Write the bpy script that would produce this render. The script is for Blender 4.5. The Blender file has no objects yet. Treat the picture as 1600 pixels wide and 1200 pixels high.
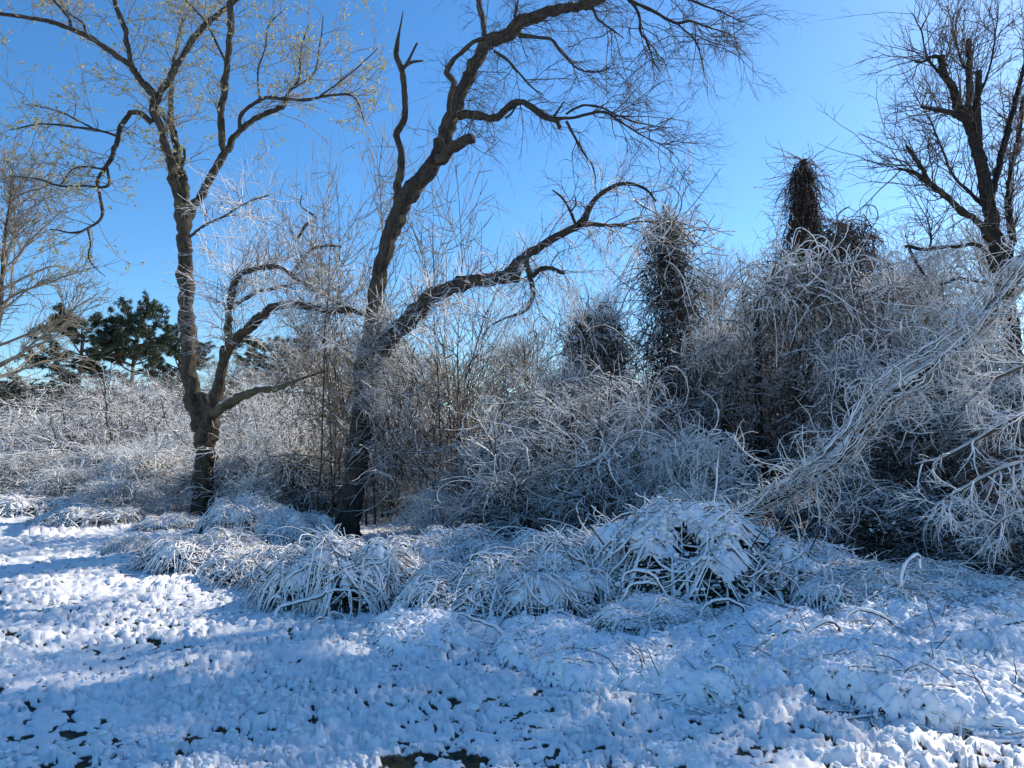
import bpy, math, random
import numpy as np
from mathutils import Vector

# ------------------------------------------------------------------ camera, sky, sun, exposure
S = bpy.context.scene
COL = S.collection
EYE = 1.65
FPX = 1186.0                      # focal length in pixels of the 1600 px wide photograph
PITCH = math.atan(90 / FPX)
SUN_AZ = math.radians(55)         # to the right of straight ahead
SUN_EL = math.radians(33)

cd = bpy.data.cameras.new('camera')
cam = bpy.data.objects.new('camera', cd)
COL.objects.link(cam)
cd.sensor_width = 36
cd.lens = 36 * FPX / 1600
cd.clip_start = 0.05
cd.clip_end = 3000
cam.location = (0, 0, EYE)
cam.rotation_euler = (math.pi / 2 + PITCH, 0, 0)
S.camera = cam

W = bpy.data.worlds.new('World')
S.world = W
W.use_nodes = True
wn = W.node_tree
for n in list(wn.nodes):
    wn.nodes.remove(n)
wo = wn.nodes.new('ShaderNodeOutputWorld')
bg = wn.nodes.new('ShaderNodeBackground')
sk = wn.nodes.new('ShaderNodeTexSky')
sk.sky_type = 'NISHITA'
sk.sun_disc = False
sk.sun_elevation = SUN_EL
sk.sun_rotation = SUN_AZ
sk.altitude = 200
sk.air_density = 1.0
sk.dust_density = 0.5
sk.ozone_density = 5.0
hs = wn.nodes.new('ShaderNodeHueSaturation')
hs.inputs['Saturation'].default_value = 1.18
wn.links.new(sk.outputs[0], hs.inputs['Color'])
tint = wn.nodes.new('ShaderNodeMix')              # camera white balance of the clear winter sky
tint.data_type = 'RGBA'
tint.blend_type = 'MULTIPLY'
tint.inputs[0].default_value = 1.0
tint.inputs[7].default_value = (.94, 1.04, 1.06, 1)
wn.links.new(hs.outputs[0], tint.inputs[6])
wn.links.new(tint.outputs[2], bg.inputs[0])
bg.inputs[1].default_value = 0.12
wn.links.new(bg.outputs[0], wo.inputs[0])

sd = bpy.data.lights.new('sun', 'SUN')
sd.energy = 4.0
sd.angle = math.radians(0.53)
sd.color = (1.0, 0.93, 0.82)
sun = bpy.data.objects.new('sun', sd)
COL.objects.link(sun)
sv = Vector((math.cos(SUN_EL) * math.sin(SUN_AZ), math.cos(SUN_EL) * math.cos(SUN_AZ), math.sin(SUN_EL)))
sun.rotation_euler = sv.to_track_quat('Z', 'Y').to_euler()
sun.location = sv * 60

S.view_settings.view_transform = 'Standard'
S.view_settings.look = 'None'
S.view_settings.gamma = 1
S.view_settings.exposure = 0.68
S.view_settings.use_curve_mapping = False
S.render.engine = 'CYCLES'
S.cycles.max_bounces = 5
S.cycles.diffuse_bounces = 3
S.cycles.glossy_bounces = 2
S.cycles.transmission_bounces = 2
S.cycles.caustics_reflective = False
S.cycles.caustics_refractive = False

# ------------------------------------------------------------------ helpers
CP, SP = math.cos(PITCH), math.sin(PITCH)


def at(px, py, Y):
    """photograph pixel at forward distance Y (metres) -> place in the world"""
    a = (px - 800) / FPX
    b = (600 - py) / FPX
    d = np.array([a, CP - b * SP, SP + b * CP])
    return np.array([0, 0, EYE]) + d * (Y / d[1])


def sstep(a, b, x):
    t = np.clip((x - a) / (b - a), 0, 1)
    return t * t * (3 - 2 * t)


_tabs = {}


def _tab(seed, k=4):
    if seed not in _tabs:
        _tabs[seed] = np.random.default_rng(seed).random((256, 256, k))
    return _tabs[seed]


def vnoise(x, y, cell, seed):
    T = _tab(seed, 4)[:, :, 0]
    u, v = np.asarray(x) / cell, np.asarray(y) / cell
    i, j = np.floor(u).astype(int), np.floor(v).astype(int)
    fx, fy = u - i, v - j
    fx, fy = fx * fx * (3 - 2 * fx), fy * fy * (3 - 2 * fy)
    i0, i1, j0, j1 = i & 255, (i + 1) & 255, j & 255, (j + 1) & 255
    return (T[i0, j0] * (1 - fx) * (1 - fy) + T[i1, j0] * fx * (1 - fy)
            + T[i0, j1] * (1 - fx) * fy + T[i1, j1] * fx * fy)


def domes(x, y, cell, seed, rmin=0.45, rmax=0.85):
    T = _tab(seed, 4)
    u, v = x / cell, y / cell
    i, j = np.floor(u).astype(int), np.floor(v).astype(int)
    out = np.zeros_like(u)
    for di in (-1, 0, 1):
        for dj in (-1, 0, 1):
            t = T[(i + di) & 255, (j + dj) & 255]
            dx, dy = u - (i + di + t[..., 0]), v - (j + dj + t[..., 1])
            r = rmin + (rmax - rmin) * t[..., 2]
            q = 1 - (dx * dx + dy * dy) / (r * r)
            out = np.maximum(out, np.sqrt(np.maximum(q, 0)) * (0.45 + 0.55 * t[..., 3]))
    return out


def terrain(x, y):
    """ground without the small snow lumps"""
    x, y = np.asarray(x, float), np.asarray(y, float)
    h = 0.16 * sstep(0.6, 4.5, x) * sstep(2.5, 7.5, y)
    h = h + 0.10 * sstep(-0.5, 2.5, x) * sstep(9, 3, y) * (vnoise(x, y, 1.3, 5) - 0.3) * 2
    h = h + 0.08 * (vnoise(x, y, 3.1, 6) - 0.5)
    h = h + 1.2 * sstep(20, 60, y) * sstep(-14, 2, x) + 2.2 * sstep(60, 260, y)
    return h


def th(x, y):
    return float(terrain(np.array([x]), np.array([y]))[0])


# ---- mesh building
def mesh_from(name, verts, quads, mats, smooth=True, uv=None, matidx=None, tris=None):
    me = bpy.data.meshes.new(name)
    verts = np.ascontiguousarray(verts, np.float32).reshape(-1, 3)
    nq = len(quads) if quads is not None else 0
    nt = len(tris) if tris is not None else 0
    idx = []
    if nq:
        idx.append(np.asarray(quads, np.int32).ravel())
    if nt:
        idx.append(np.asarray(tris, np.int32).ravel())
    idx = np.concatenate(idx)
    start = np.concatenate([np.arange(nq) * 4, nq * 4 + np.arange(nt) * 3]).astype(np.int32)
    me.vertices.add(len(verts))
    me.vertices.foreach_set('co', verts.ravel())
    me.loops.add(len(idx))
    me.loops.foreach_set('vertex_index', idx)
    me.polygons.add(nq + nt)
    me.polygons.foreach_set('loop_start', start)
    me.polygons.foreach_set('use_smooth', np.full(nq + nt, smooth, bool))
    if matidx is not None:
        me.polygons.foreach_set('material_index', np.asarray(matidx, np.int32))
    if uv is not None:
        l = me.uv_layers.new(name='UVMap')
        l.data.foreach_set('uv', np.ascontiguousarray(uv[idx], np.float32).ravel())
    me.update(calc_edges=True)
    for m in (mats if isinstance(mats, (list, tuple)) else [mats]):
        me.materials.append(m)
    return me


class Geo:
    """collects tubes and blobs, becomes ONE mesh"""

    def __init__(s):
        s.v, s.q, s.t, s.uv, s.n = [], [], [], [], 0

    def tubes(s, P, R, sides=3, uvs=False):
        P = np.asarray(P, float)
        R = np.asarray(R, float)
        N, K = P.shape[:2]
        if N == 0:
            return s
        T = np.gradient(P, axis=1)
        T /= np.linalg.norm(T, axis=2, keepdims=True) + 1e-9
        ref = np.where(np.abs(T[:, 0, 2:3]) > 0.8, np.array([[1., 0, 0]]), np.array([[0, 0, 1.]]))
        U = np.zeros_like(P)
        u = ref - T[:, 0] * (ref * T[:, 0]).sum(1, keepdims=True)
        for k in range(K):
            u = u - T[:, k] * (u * T[:, k]).sum(1, keepdims=True)
            u = u / (np.linalg.norm(u, axis=1, keepdims=True) + 1e-9)
            U[:, k] = u
        V = np.cross(T, U)
        a = np.arange(sides) * 2 * math.pi / sides
        if R.ndim == 2:
            R = R[:, :, None]
        X = P[:, :, None] + R[..., None] * (np.cos(a)[None, None, :, None] * U[:, :, None]
                                            + np.sin(a)[None, None, :, None] * V[:, :, None])
        base = s.n + (np.arange(N)[:, None, None] * K + np.arange(K - 1)[None, :, None]) * sides
        c = np.arange(sides)[None, None, :]
        c1 = (c + 1) % sides
        Q = np.stack([base + c, base + c1, base + sides + c1, base + sides + c], -1)
        s.v.append(X.reshape(-1, 3))
        s.q.append(Q.reshape(-1, 4))
        if uvs:
            L = np.concatenate([np.zeros((N, 1)), np.cumsum(np.linalg.norm(np.diff(P, axis=1), axis=2), 1)], 1)
            uv = np.zeros((N, K, sides, 2))
            uv[..., 0] = a / (2 * math.pi)
            uv[..., 1] = L[:, :, None]
            s.uv.append(uv.reshape(-1, 2))
        s.n += N * K * sides
        return s

    def blobs(s, C, R, rng, squash=0.7, sub=1):
        """little lumpy balls (closed, 32 triangles)"""
        bv, bt = BALL
        N = len(C)
        if N == 0:
            return s
        R = np.asarray(R, float)
        sc = R[:, None] * (0.75 + 0.5 * rng.random((N, 3)))
        sc[:, 2] *= squash
        X = bv[None] * (0.82 + 0.36 * rng.random((N, len(bv), 1))) * sc[:, None] + C[:, None]
        s.v.append(X.reshape(-1, 3))
        s.t.append((bt[None] + s.n + (np.arange(N) * len(bv))[:, None, None]).reshape(-1, 3))
        s.n += N * len(bv)
        return s

    def leaves(s, C, D, L, Wd, rng, fold=0.2):
        """small leaves: two triangles folded along the midrib, 4 vertices"""
        N = len(C)
        if N == 0:
            return s
        D = D / (np.linalg.norm(D, axis=1, keepdims=True) + 1e-9)
        u = np.cross(D, rng.normal(size=(N, 3)))
        u /= np.linalg.norm(u, axis=1, keepdims=True) + 1e-9
        w = np.cross(D, u)
        L = np.broadcast_to(L, (N,))[:, None]
        Wd = np.broadcast_to(Wd, (N,))[:, None]
        X = np.stack([C, C + D * L * .45 + u * Wd + w * Wd * fold, C + D * L, C + D * L * .45 - u * Wd + w * Wd * fold], 1)
        s.v.append(X.reshape(-1, 3))
        b = s.n + np.arange(N)[:, None] * 4
        s.t.append(np.concatenate([b + np.array([[0, 1, 2]]), b + np.array([[0, 2, 3]])]))
        s.n += N * 4
        return s

    def mesh(s, name, mat, smooth=True):
        q = np.concatenate(s.q) if s.q else None
        t = np.concatenate(s.t) if s.t else None
        uv = np.concatenate(s.uv) if s.uv and len(s.uv) == len(s.v) else None
        return mesh_from(name, np.concatenate(s.v), q, mat, smooth, uv=uv, tris=t)


def _ball():
    import bmesh
    bm = bmesh.new()
    bmesh.ops.create_icosphere(bm, subdivisions=1, radius=1)
    bm.verts.ensure_lookup_table()
    v = np.array([x.co[:] for x in bm.verts])
    t = np.array([[x.index for x in f.verts] for f in bm.faces])
    bm.free()
    return v, t


BALL = _ball()


# ---- growth
def unit(d):
    return d / (np.linalg.norm(d, axis=-1, keepdims=True) + 1e-9)


def grow(rng, p0, d0, L, r0, K=5, wig=0.15, grav=0.0, taper=0.25, lump=0.0, curl=0.0):
    N = len(p0)
    om = rng.normal(size=(N, 3)) * curl
    P = np.zeros((N, K, 3))
    P[:, 0] = p0
    d = unit(np.array(d0, float))
    seg = (np.broadcast_to(L, (N,)) / (K - 1))[:, None]
    g = np.zeros((N, 3))
    g[:, 2] = grav
    for k in range(1, K):
        P[:, k] = P[:, k - 1] + d * seg
        d = unit(d + rng.normal(size=(N, 3)) * wig + g + np.cross(om, d))
        if curl:
            om = om * .9 + rng.normal(size=(N, 3)) * curl * .45
    R = np.broadcast_to(r0, (N,))[:, None] * np.linspace(1, taper, K)[None]
    if lump:
        R = R * (1 + lump * (rng.random((N, K)) - .5))
    return P, R


def spawn(rng, P, R, n, t0=0.2, t1=1.0, ang=0.8, angsd=0.25, bias=None, fromr=None):
    """n children on random members of P: place, direction, parent radius there, t"""
    N, K = P.shape[:2]
    i = rng.integers(0, N, n)
    t = (t0 + (t1 - t0) * rng.random(n)) * (K - 1)
    k = np.minimum(t.astype(int), K - 2)
    f = (t - k)[:, None]
    p = P[i, k] * (1 - f) + P[i, k + 1] * f
    r = R[i, k] * (1 - f[:, 0]) + R[i, k + 1] * f[:, 0]
    T = unit(P[i, k + 1] - P[i, k])
    w = unit(np.cross(T, rng.normal(size=(n, 3))))
    a = (ang + angsd * rng.normal(size=n))[:, None]
    d = np.cos(a) * T + np.sin(a) * w
    if bias is not None:
        d = d + np.asarray(bias)
    return p, unit(d), r, t / (K - 1)


def catmull(pts, step):
    """smooth a list of (x,y,z,r) rows to a spacing of about step metres"""
    A = np.asarray(pts, float)
    A = np.vstack([2 * A[0] - A[1], A, 2 * A[-1] - A[-2]])
    out = []
    for i in range(1, len(A) - 2):
        p0, p1, p2, p3 = A[i - 1:i + 3]
        n = max(2, int(np.linalg.norm(p2[:3] - p1[:3]) / step))
        t = np.arange(n)[:, None] / n
        c = 0.5 * (2 * p1 + (p2 - p0) * t + (2 * p0 - 5 * p1 + 4 * p2 - p3) * t ** 2 + (3 * p1 - p0 - 3 * p2 + p3) * t ** 3)
        lo, hi = min(p1[3], p2[3]), max(p1[3], p2[3])
        c[:, 3] = np.clip(c[:, 3], lo * .95, hi * 1.05)
        out.append(c)
    out.append(A[-2][None])
    return np.vstack(out)


# ------------------------------------------------------------------ materials
def nodes_of(name):
    m = bpy.data.materials.new(name)
    m.use_nodes = True
    nt = m.node_tree
    b = nt.nodes['Principled BSDF']
    b.inputs['Specular IOR Level'].default_value = 0.25
    return m, nt, b


def lk(nt, a, b):
    nt.links.new(a, b)


def noise(nt, scale, vec=None, detail=3, rough=0.6, dist=0.0):
    n = nt.nodes.new('ShaderNodeTexNoise')
    n.inputs['Scale'].default_value = scale
    n.inputs['Detail'].default_value = detail
    n.inputs['Roughness'].default_value = rough
    n.inputs['Distortion'].default_value = dist
    if vec is not None:
        lk(nt, vec, n.inputs['Vector'])
    return n


def mathn(nt, op, a, b=None, c=None):
    n = nt.nodes.new('ShaderNodeMath')
    n.operation = op
    for k, v in enumerate((a, b, c)):
        if v is None:
            continue
        if isinstance(v, (int, float)):
            n.inputs[k].default_value = v
        else:
            lk(nt, v, n.inputs[k])
    return n.outputs[0]


def maprange(nt, v, a, b, c=0.0, d=1.0):
    n = nt.nodes.new('ShaderNodeMapRange')
    lk(nt, v, n.inputs[0])
    n.inputs[1].default_value, n.inputs[2].default_value = a, b
    n.inputs[3].default_value, n.inputs[4].default_value = c, d
    return n.outputs[0]


def mixc(nt, f, a, b):
    n = nt.nodes.new('ShaderNodeMix')
    n.data_type = 'RGBA'
    lk(nt, f, n.inputs[0])
    for k, v in ((6, a), (7, b)):
        if isinstance(v, tuple):
            n.inputs[k].default_value = (*v, 1)
        else:
            lk(nt, v, n.inputs[k])
    return n.outputs[2]


SNOW = (0.88, 0.855, 0.82)


def snowy(name, c1, c2, lo=-0.1, hi=0.25, amp=0.6, scale=9.0, rough=0.85, patch=None):
    """wood or leaf in two tones, snow lying on whatever faces up (world normal), broken by noise"""
    m, nt, b = nodes_of(name)
    geo = nt.nodes.new('ShaderNodeNewGeometry')
    sep = nt.nodes.new('ShaderNodeSeparateXYZ')
    lk(nt, geo.outputs['Normal'], sep.inputs[0])
    n1 = noise(nt, scale, geo.outputs['Position'], 2)
    v = mathn(nt, 'ADD', sep.outputs[2], mathn(nt, 'MULTIPLY', mathn(nt, 'SUBTRACT', n1.outputs[0], 0.5), amp * 2))
    if patch:
        n3 = noise(nt, patch[0], geo.outputs['Position'], 2)
        v = mathn(nt, 'ADD', v, mathn(nt, 'MULTIPLY', mathn(nt, 'SUBTRACT', n3.outputs[0], patch[1]), patch[2]))
    f = maprange(nt, v, lo, hi)
    n2 = noise(nt, 14.0, geo.outputs['Position'], 2)
    base = mixc(nt, maprange(nt, n2.outputs[0], .35, .65), c1, c2)
    lk(nt, mixc(nt, f, base, SNOW), b.inputs['Base Color'])
    b.inputs['Roughness'].default_value = rough
    return m


def bark(name, c1, c2, moss=None, snow_lo=0.75, snow_hi=0.95):
    m, nt, b = nodes_of(name)
    geo = nt.nodes.new('ShaderNodeNewGeometry')
    uv = nt.nodes.new('ShaderNodeUVMap')
    mp = nt.nodes.new('ShaderNodeMapping')
    mp.inputs['Scale'].default_value = (9.0, 2.2, 1)
    lk(nt, uv.outputs[0], mp.inputs[0])
    n1 = noise(nt, 1.6, mp.outputs[0], 5, 0.65, 0.6)
    pos = nt.nodes.new('ShaderNodeMapping')
    pos.inputs['Scale'].default_value = (1, 1, 0.28)
    lk(nt, geo.outputs['Position'], pos.inputs[0])
    n2 = noise(nt, 26, pos.outputs[0], 4, 0.7)
    n3 = noise(nt, 2.2, geo.outputs['Position'], 3)
    h = mathn(nt, 'MULTIPLY', n1.outputs[0], n2.outputs[0])
    col = mixc(nt, maprange(nt, h, .14, .36), c1, c2)
    if moss:
        col = mixc(nt, maprange(nt, n3.outputs[0], .56, .72, 0, .75), col, moss)
    sep = nt.nodes.new('ShaderNodeSeparateXYZ')
    lk(nt, geo.outputs['Normal'], sep.inputs[0])
    sn = mathn(nt, 'ADD', sep.outputs[2], mathn(nt, 'MULTIPLY', mathn(nt, 'SUBTRACT', n3.outputs[0], .5), 0.9))
    col = mixc(nt, maprange(nt, sn, snow_lo, snow_hi), col, SNOW)
    lk(nt, col, b.inputs['Base Color'])
    b.inputs['Roughness'].default_value = 0.9
    bp = nt.nodes.new('ShaderNodeBump')
    bp.inputs['Strength'].default_value = 0.9
    bp.inputs['Distance'].default_value = 0.06
    lk(nt, h, bp.inputs['Height'])
    lk(nt, bp.outputs[0], b.inputs['Normal'])
    return m


def plain(name, c1, c2, scale=8, rough=0.8, trans=0.0):
    m, nt, b = nodes_of(name)
    geo = nt.nodes.new('ShaderNodeNewGeometry')
    n = noise(nt, scale, geo.outputs['Position'], 2)
    lk(nt, mixc(nt, maprange(nt, n.outputs[0], .35, .65), c1, c2), b.inputs['Base Color'])
    b.inputs['Roughness'].default_value = rough
    if trans:
        t = nt.nodes.new('ShaderNodeBsdfTranslucent')
        lk(nt, b.inputs['Base Color'].links[0].from_socket, t.inputs[0])
        mx = nt.nodes.new('ShaderNodeMixShader')
        mx.inputs[0].default_value = trans
        out = [x for x in nt.nodes if x.type == 'OUTPUT_MATERIAL'][0]
        lk(nt, b.outputs[0], mx.inputs[1])
        lk(nt, t.outputs[0], mx.inputs[2])
        lk(nt, mx.outputs[0], out.inputs[0])
    return m


M = {}
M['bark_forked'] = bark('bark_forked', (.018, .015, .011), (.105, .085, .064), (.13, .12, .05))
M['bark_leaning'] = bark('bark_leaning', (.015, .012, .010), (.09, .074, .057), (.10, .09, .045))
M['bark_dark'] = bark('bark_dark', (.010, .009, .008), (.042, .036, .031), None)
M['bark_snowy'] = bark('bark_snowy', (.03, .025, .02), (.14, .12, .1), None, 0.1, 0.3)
M['bark_caked'] = bark('bark_caked', (.022, .018, .015), (.09, .075, .06), None, 0.15, 0.3)
M['bark_mossy'] = bark('bark_mossy', (.04, .034, .022), (.16, .14, .08), (.13, .13, .045), 0.55, 0.8)
M['twig'] = plain('twig', (.16, .135, .10), (.32, .27, .20), 3)
M['twig_dark'] = plain('twig_dark', (.05, .04, .033), (.12, .095, .075), 3)
M['bud'] = plain('bud', (.40, .37, .18), (.60, .55, .33), 4, .7, .4)
M['frost_twig'] = snowy('frost_twig', (.06, .047, .038), (.15, .12, .095), -0.45, -0.1, 0.5, 6)
M['cane'] = snowy('cane', (.045, .034, .025), (.13, .10, .07), -0.3, 0.0, 0.45, 7)
M['cane_thin'] = snowy('cane_thin', (.045, .038, .028), (.14, .115, .08), -0.6, -0.2, 0.5, 5, patch=(0.9, .5, .8))
M['frost_white'] = snowy('frost_white', (.06, .05, .038), (.17, .14, .10), -0.95, -0.45, 0.5, 5, patch=(0.9, .5, .8))
M['shrub_twig'] = snowy('shrub_twig', (.028, .024, .017), (.105, .086, .062), 0.05, 0.3, 0.6, 5, patch=(0.7, .5, 1.8))
M['vine_brown'] = snowy('vine_brown', (.030, .021, .016), (.085, .058, .044), 0.7, 1.1, 0.5, 4)
M['vine_mixed'] = snowy('vine_mixed', (.026, .021, .015), (.095, .075, .053), 0.32, 0.6, 0.8, 4, patch=(0.6, .5, 2.4))
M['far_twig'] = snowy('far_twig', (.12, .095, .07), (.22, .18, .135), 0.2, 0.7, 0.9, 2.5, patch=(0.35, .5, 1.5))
M['needle'] = snowy('needle', (.018, .032, .016), (.06, .08, .035), 0.7, 1.0, 0.8, 2.5)
M['dark_leaf'] = snowy('dark_leaf', (.012, .020, .010), (.035, .05, .022), 0.55, 0.8, 0.6, 5)
M['clump'] = snowy('clump', (.03, .035, .018), (.07, .07, .04), -0.35, -0.1, 0.35, 10)
M['dead_leaf'] = plain('dead_leaf', (.10, .055, .028), (.22, .13, .07), 6, .8, .3)
M['grass'] = plain('grass', (.05, .07, .025), (.22, .18, .09), 5, .7, .3)


# ---- ground material
def ground_mat():
    m, nt, b = nodes_of('snow_ground')
    geo = nt.nodes.new('ShaderNodeNewGeometry')
    at_ = nt.nodes.new('ShaderNodeAttribute')
    at_.attribute_name = 'bare'
    n0 = noise(nt, 60, geo.outputs['Position'], 3)
    soil = mixc(nt, maprange(nt, n0.outputs[0], .35, .65), (.022, .018, .012), (.075, .068, .032))
    f = mathn(nt, 'ADD', at_.outputs['Fac'], mathn(nt, 'MULTIPLY', mathn(nt, 'SUBTRACT', n0.outputs[0], .5), .5))
    lk(nt, mixc(nt, maprange(nt, f, .42, .6), SNOW, soil), b.inputs['Base Color'])
    b.inputs['Roughness'].default_value = 0.7
    n1 = noise(nt, 70, geo.outputs['Position'], 4, .65)
    bp = nt.nodes.new('ShaderNodeBump')
    bp.inputs['Strength'].default_value = 0.35
    bp.inputs['Distance'].default_value = 0.012
    lk(nt, n1.outputs[0], bp.inputs['Height'])
    lk(nt, bp.outputs[0], b.inputs['Normal'])
    return m


# ------------------------------------------------------------------ objects
def tag(o, label=None, cat=None, group=None, kind=None):
    if label:
        o['label'] = label
    if cat:
        o['category'] = cat
    if group:
        o['group'] = group
    if kind:
        o['kind'] = kind
    return o


def empty(name, loc, label, cat, group=None):
    o = bpy.data.objects.new(name, None)
    o.empty_display_size = 0.3
    COL.objects.link(o)
    o.location = loc
    return tag(o, label, cat, group)


def part(name, me, parent, kind=None):
    o = bpy.data.objects.new(name, me)
    COL.objects.link(o)
    o.parent = parent
    if kind:
        o['kind'] = kind
    return o


def put(parts, name, loc, label, cat, group=None, rz=0.0, sc=(1, 1, 1), tilt=(0, 0)):
    """a thing made of shared part meshes: [(part name, mesh, kind)]"""
    e = empty(name, loc, label, cat, group)
    e.rotation_euler = (tilt[0], tilt[1], rz)
    e.scale = sc
    for pn, me, kd in parts:
        part(pn, me, e, kd)
    return e


# ------------------------------------------------------------------ ground
def build_ground():
    fine = np.linspace(-43, 43, 680)
    coarse = np.linspace(43, 317, 46)[1:-1]
    ang = np.radians(np.concatenate([fine, coarse]))
    r = [0.25, 0.6, 1.0, 1.5, 2.0, 2.5]
    while r[-1] < 16:
        r.append(r[-1] * 1.0068)
    while r[-1] < 900:
        r.append(r[-1] * 1.06)
    r = np.array(r)
    A, Rr = np.meshgrid(ang, r)
    x, y = np.sin(A) * Rr, np.cos(A) * Rr
    h, bare, lum = ground_detail(x, y, Rr)
    verts = np.stack([x, y, h], -1)
    nr, na = A.shape
    i = np.arange(nr - 1)[:, None] * na
    j = np.arange(na)[None, :]
    j1 = (j + 1) % na
    q = np.stack([i + j, i + j1, i + na + j1, i + na + j], -1).reshape(-1, 4)[:, ::-1]
    me = mesh_from('ground', verts, q, ground_mat())
    a = me.attributes.new('bare', 'FLOAT', 'POINT')
    a.data.foreach_set('value', bare.astype(np.float32).ravel())
    o = bpy.data.objects.new('ground', me)
    COL.objects.link(o)
    tag(o, 'lumpy thin snow over short grass, striped with tree shadows', None, None, 'structure')
    # loose lumps of snow sitting on the grass tips, and the grass that pokes out
    rng = np.random.default_rng(15)
    n = 24000
    r = 3.2 * (8.5 / 3.2) ** rng.random(n)
    a = np.radians(-44 + 88 * rng.random(n))
    x, y = np.sin(a) * r, np.cos(a) * r
    h, bare, lum = ground_detail(x, y, r)
    keep = (lum > .4) & (bare < .3) & (rng.random(n) < 1.3 * vnoise(x, y, .45, 41) ** 2)
    x, y, h, r = x[keep], y[keep], h[keep], r[keep]
    size = (.007 + .018 * rng.random(len(x)) ** 2.2)
    g = Geo().blobs(np.stack([x, y, h + size * .25], 1), size, rng, .75)
    o = bpy.data.objects.new('snow_lumps', g.mesh('snow_lumps', M['clump_white']))
    COL.objects.link(o)
    tag(o, 'small lumps of snow caught on the grass tips of the near field', 'snow', None, 'stuff')
    n = 17000
    r = 3.0 * (11 / 3.0) ** rng.random(n)
    a = np.radians(-44 + 88 * rng.random(n))
    x, y = np.sin(a) * r, np.cos(a) * r
    h, bare, lum = ground_detail(x, y, r)
    keep = (bare > .35) | (rng.random(n) < .02)
    p = np.stack([x, y, h - .005], 1)[keep]
    n = len(p)
    P, R = grow(rng, p, rng.normal(size=(n, 3)) * .6 + [0, 0, 1], .02 + .05 * rng.random(n), .0016, 4, .2, -.05, .3)
    o = bpy.data.objects.new('grass', Geo().tubes(P, R, 3).mesh('grass', M['grass']))
    COL.objects.link(o)
    tag(o, 'short grass blades poking through gaps in the snow', 'grass', None, 'stuff')


def ground_detail(x, y, Rr):
    h = terrain(x, y)
    wx = x * .85 + .12 * (vnoise(x, y, .11, 11) - .5) + .03 * (vnoise(x, y, .035, 12) - .5)
    wy = y + .12 * (vnoise(x, y, .11, 13) - .5) + .03 * (vnoise(x, y, .035, 14) - .5)
    sel = sstep(.42, .58, vnoise(x, y, .33, 44))
    d1 = domes(wx, wy, .068, 21, .36, .72) * (1 - sel) + 1.25 * sel * domes(wx + .3 * vnoise(x, y, .2, 46), wy, .108, 25, .34, .70)
    d2 = domes(wx + 3, wy, .046, 22)
    d3 = domes(wx, wy + 7, .030, 23)
    big = domes(wx, wy, .40, 24, .4, .8)
    right = sstep(-.4, 1.6, x + .5 * (vnoise(x, y, .8, 9) - .5))
    fade = sstep(40, 12, Rr)
    calm = .35 + 1.0 * sstep(.2, .8, vnoise(x, y, .55, 43) * .6 + vnoise(x, y, .19, 45) * .4)
    l = (.034 * d1 + .021 * d2 * (.4 + d1) + .013 * d3) * calm * (1 + .05 * right) + .07 * big * right * sstep(9, 6.5, y) + .025 * big * (1 - right)
    h = h + l * (0.35 + .65 * fade)
    patch = vnoise(x, y, .50, 31) * .5 + vnoise(x, y, .16, 32) * .5
    low = sstep(.38, .10, d1 * .65 + d2 * .45)
    bare = low * sstep(.32, .50, patch) * sstep(20, 10, Rr) * (1 - .15 * right)  # soil in the gaps; on the right bank also painted-in crevice shade
    for (px, py, Y, sx, sy) in ((690, 1180, 3.95, .34, .13), (400, 1185, 3.9, .22, .07), (870, 1192, 3.85, .12, .06), (560, 980, 6.9, .25, .04),
                                (1290, 1100, 4.5, .14, .06), (1480, 1090, 4.6, .2, .07), (1080, 1065, 5.0, .16, .06)):
        c = at(px, py, Y)
        g = np.exp(-(((x - c[0]) / sx) ** 2 + ((y - Y) / sy) ** 2) * 1.2) + (vnoise(x, y, .09, 35) - .5) * .7
        g = sstep(.42, .62, g)
        bare = np.maximum(bare, g)
        h = h - g * l * .8
    h = h - .014 * bare
    return h, bare, d1 * .6 + d2 * .4


M['clump_white'] = plain('clump_white', SNOW, (.85, .86, .89), 10)
build_ground()


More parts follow.
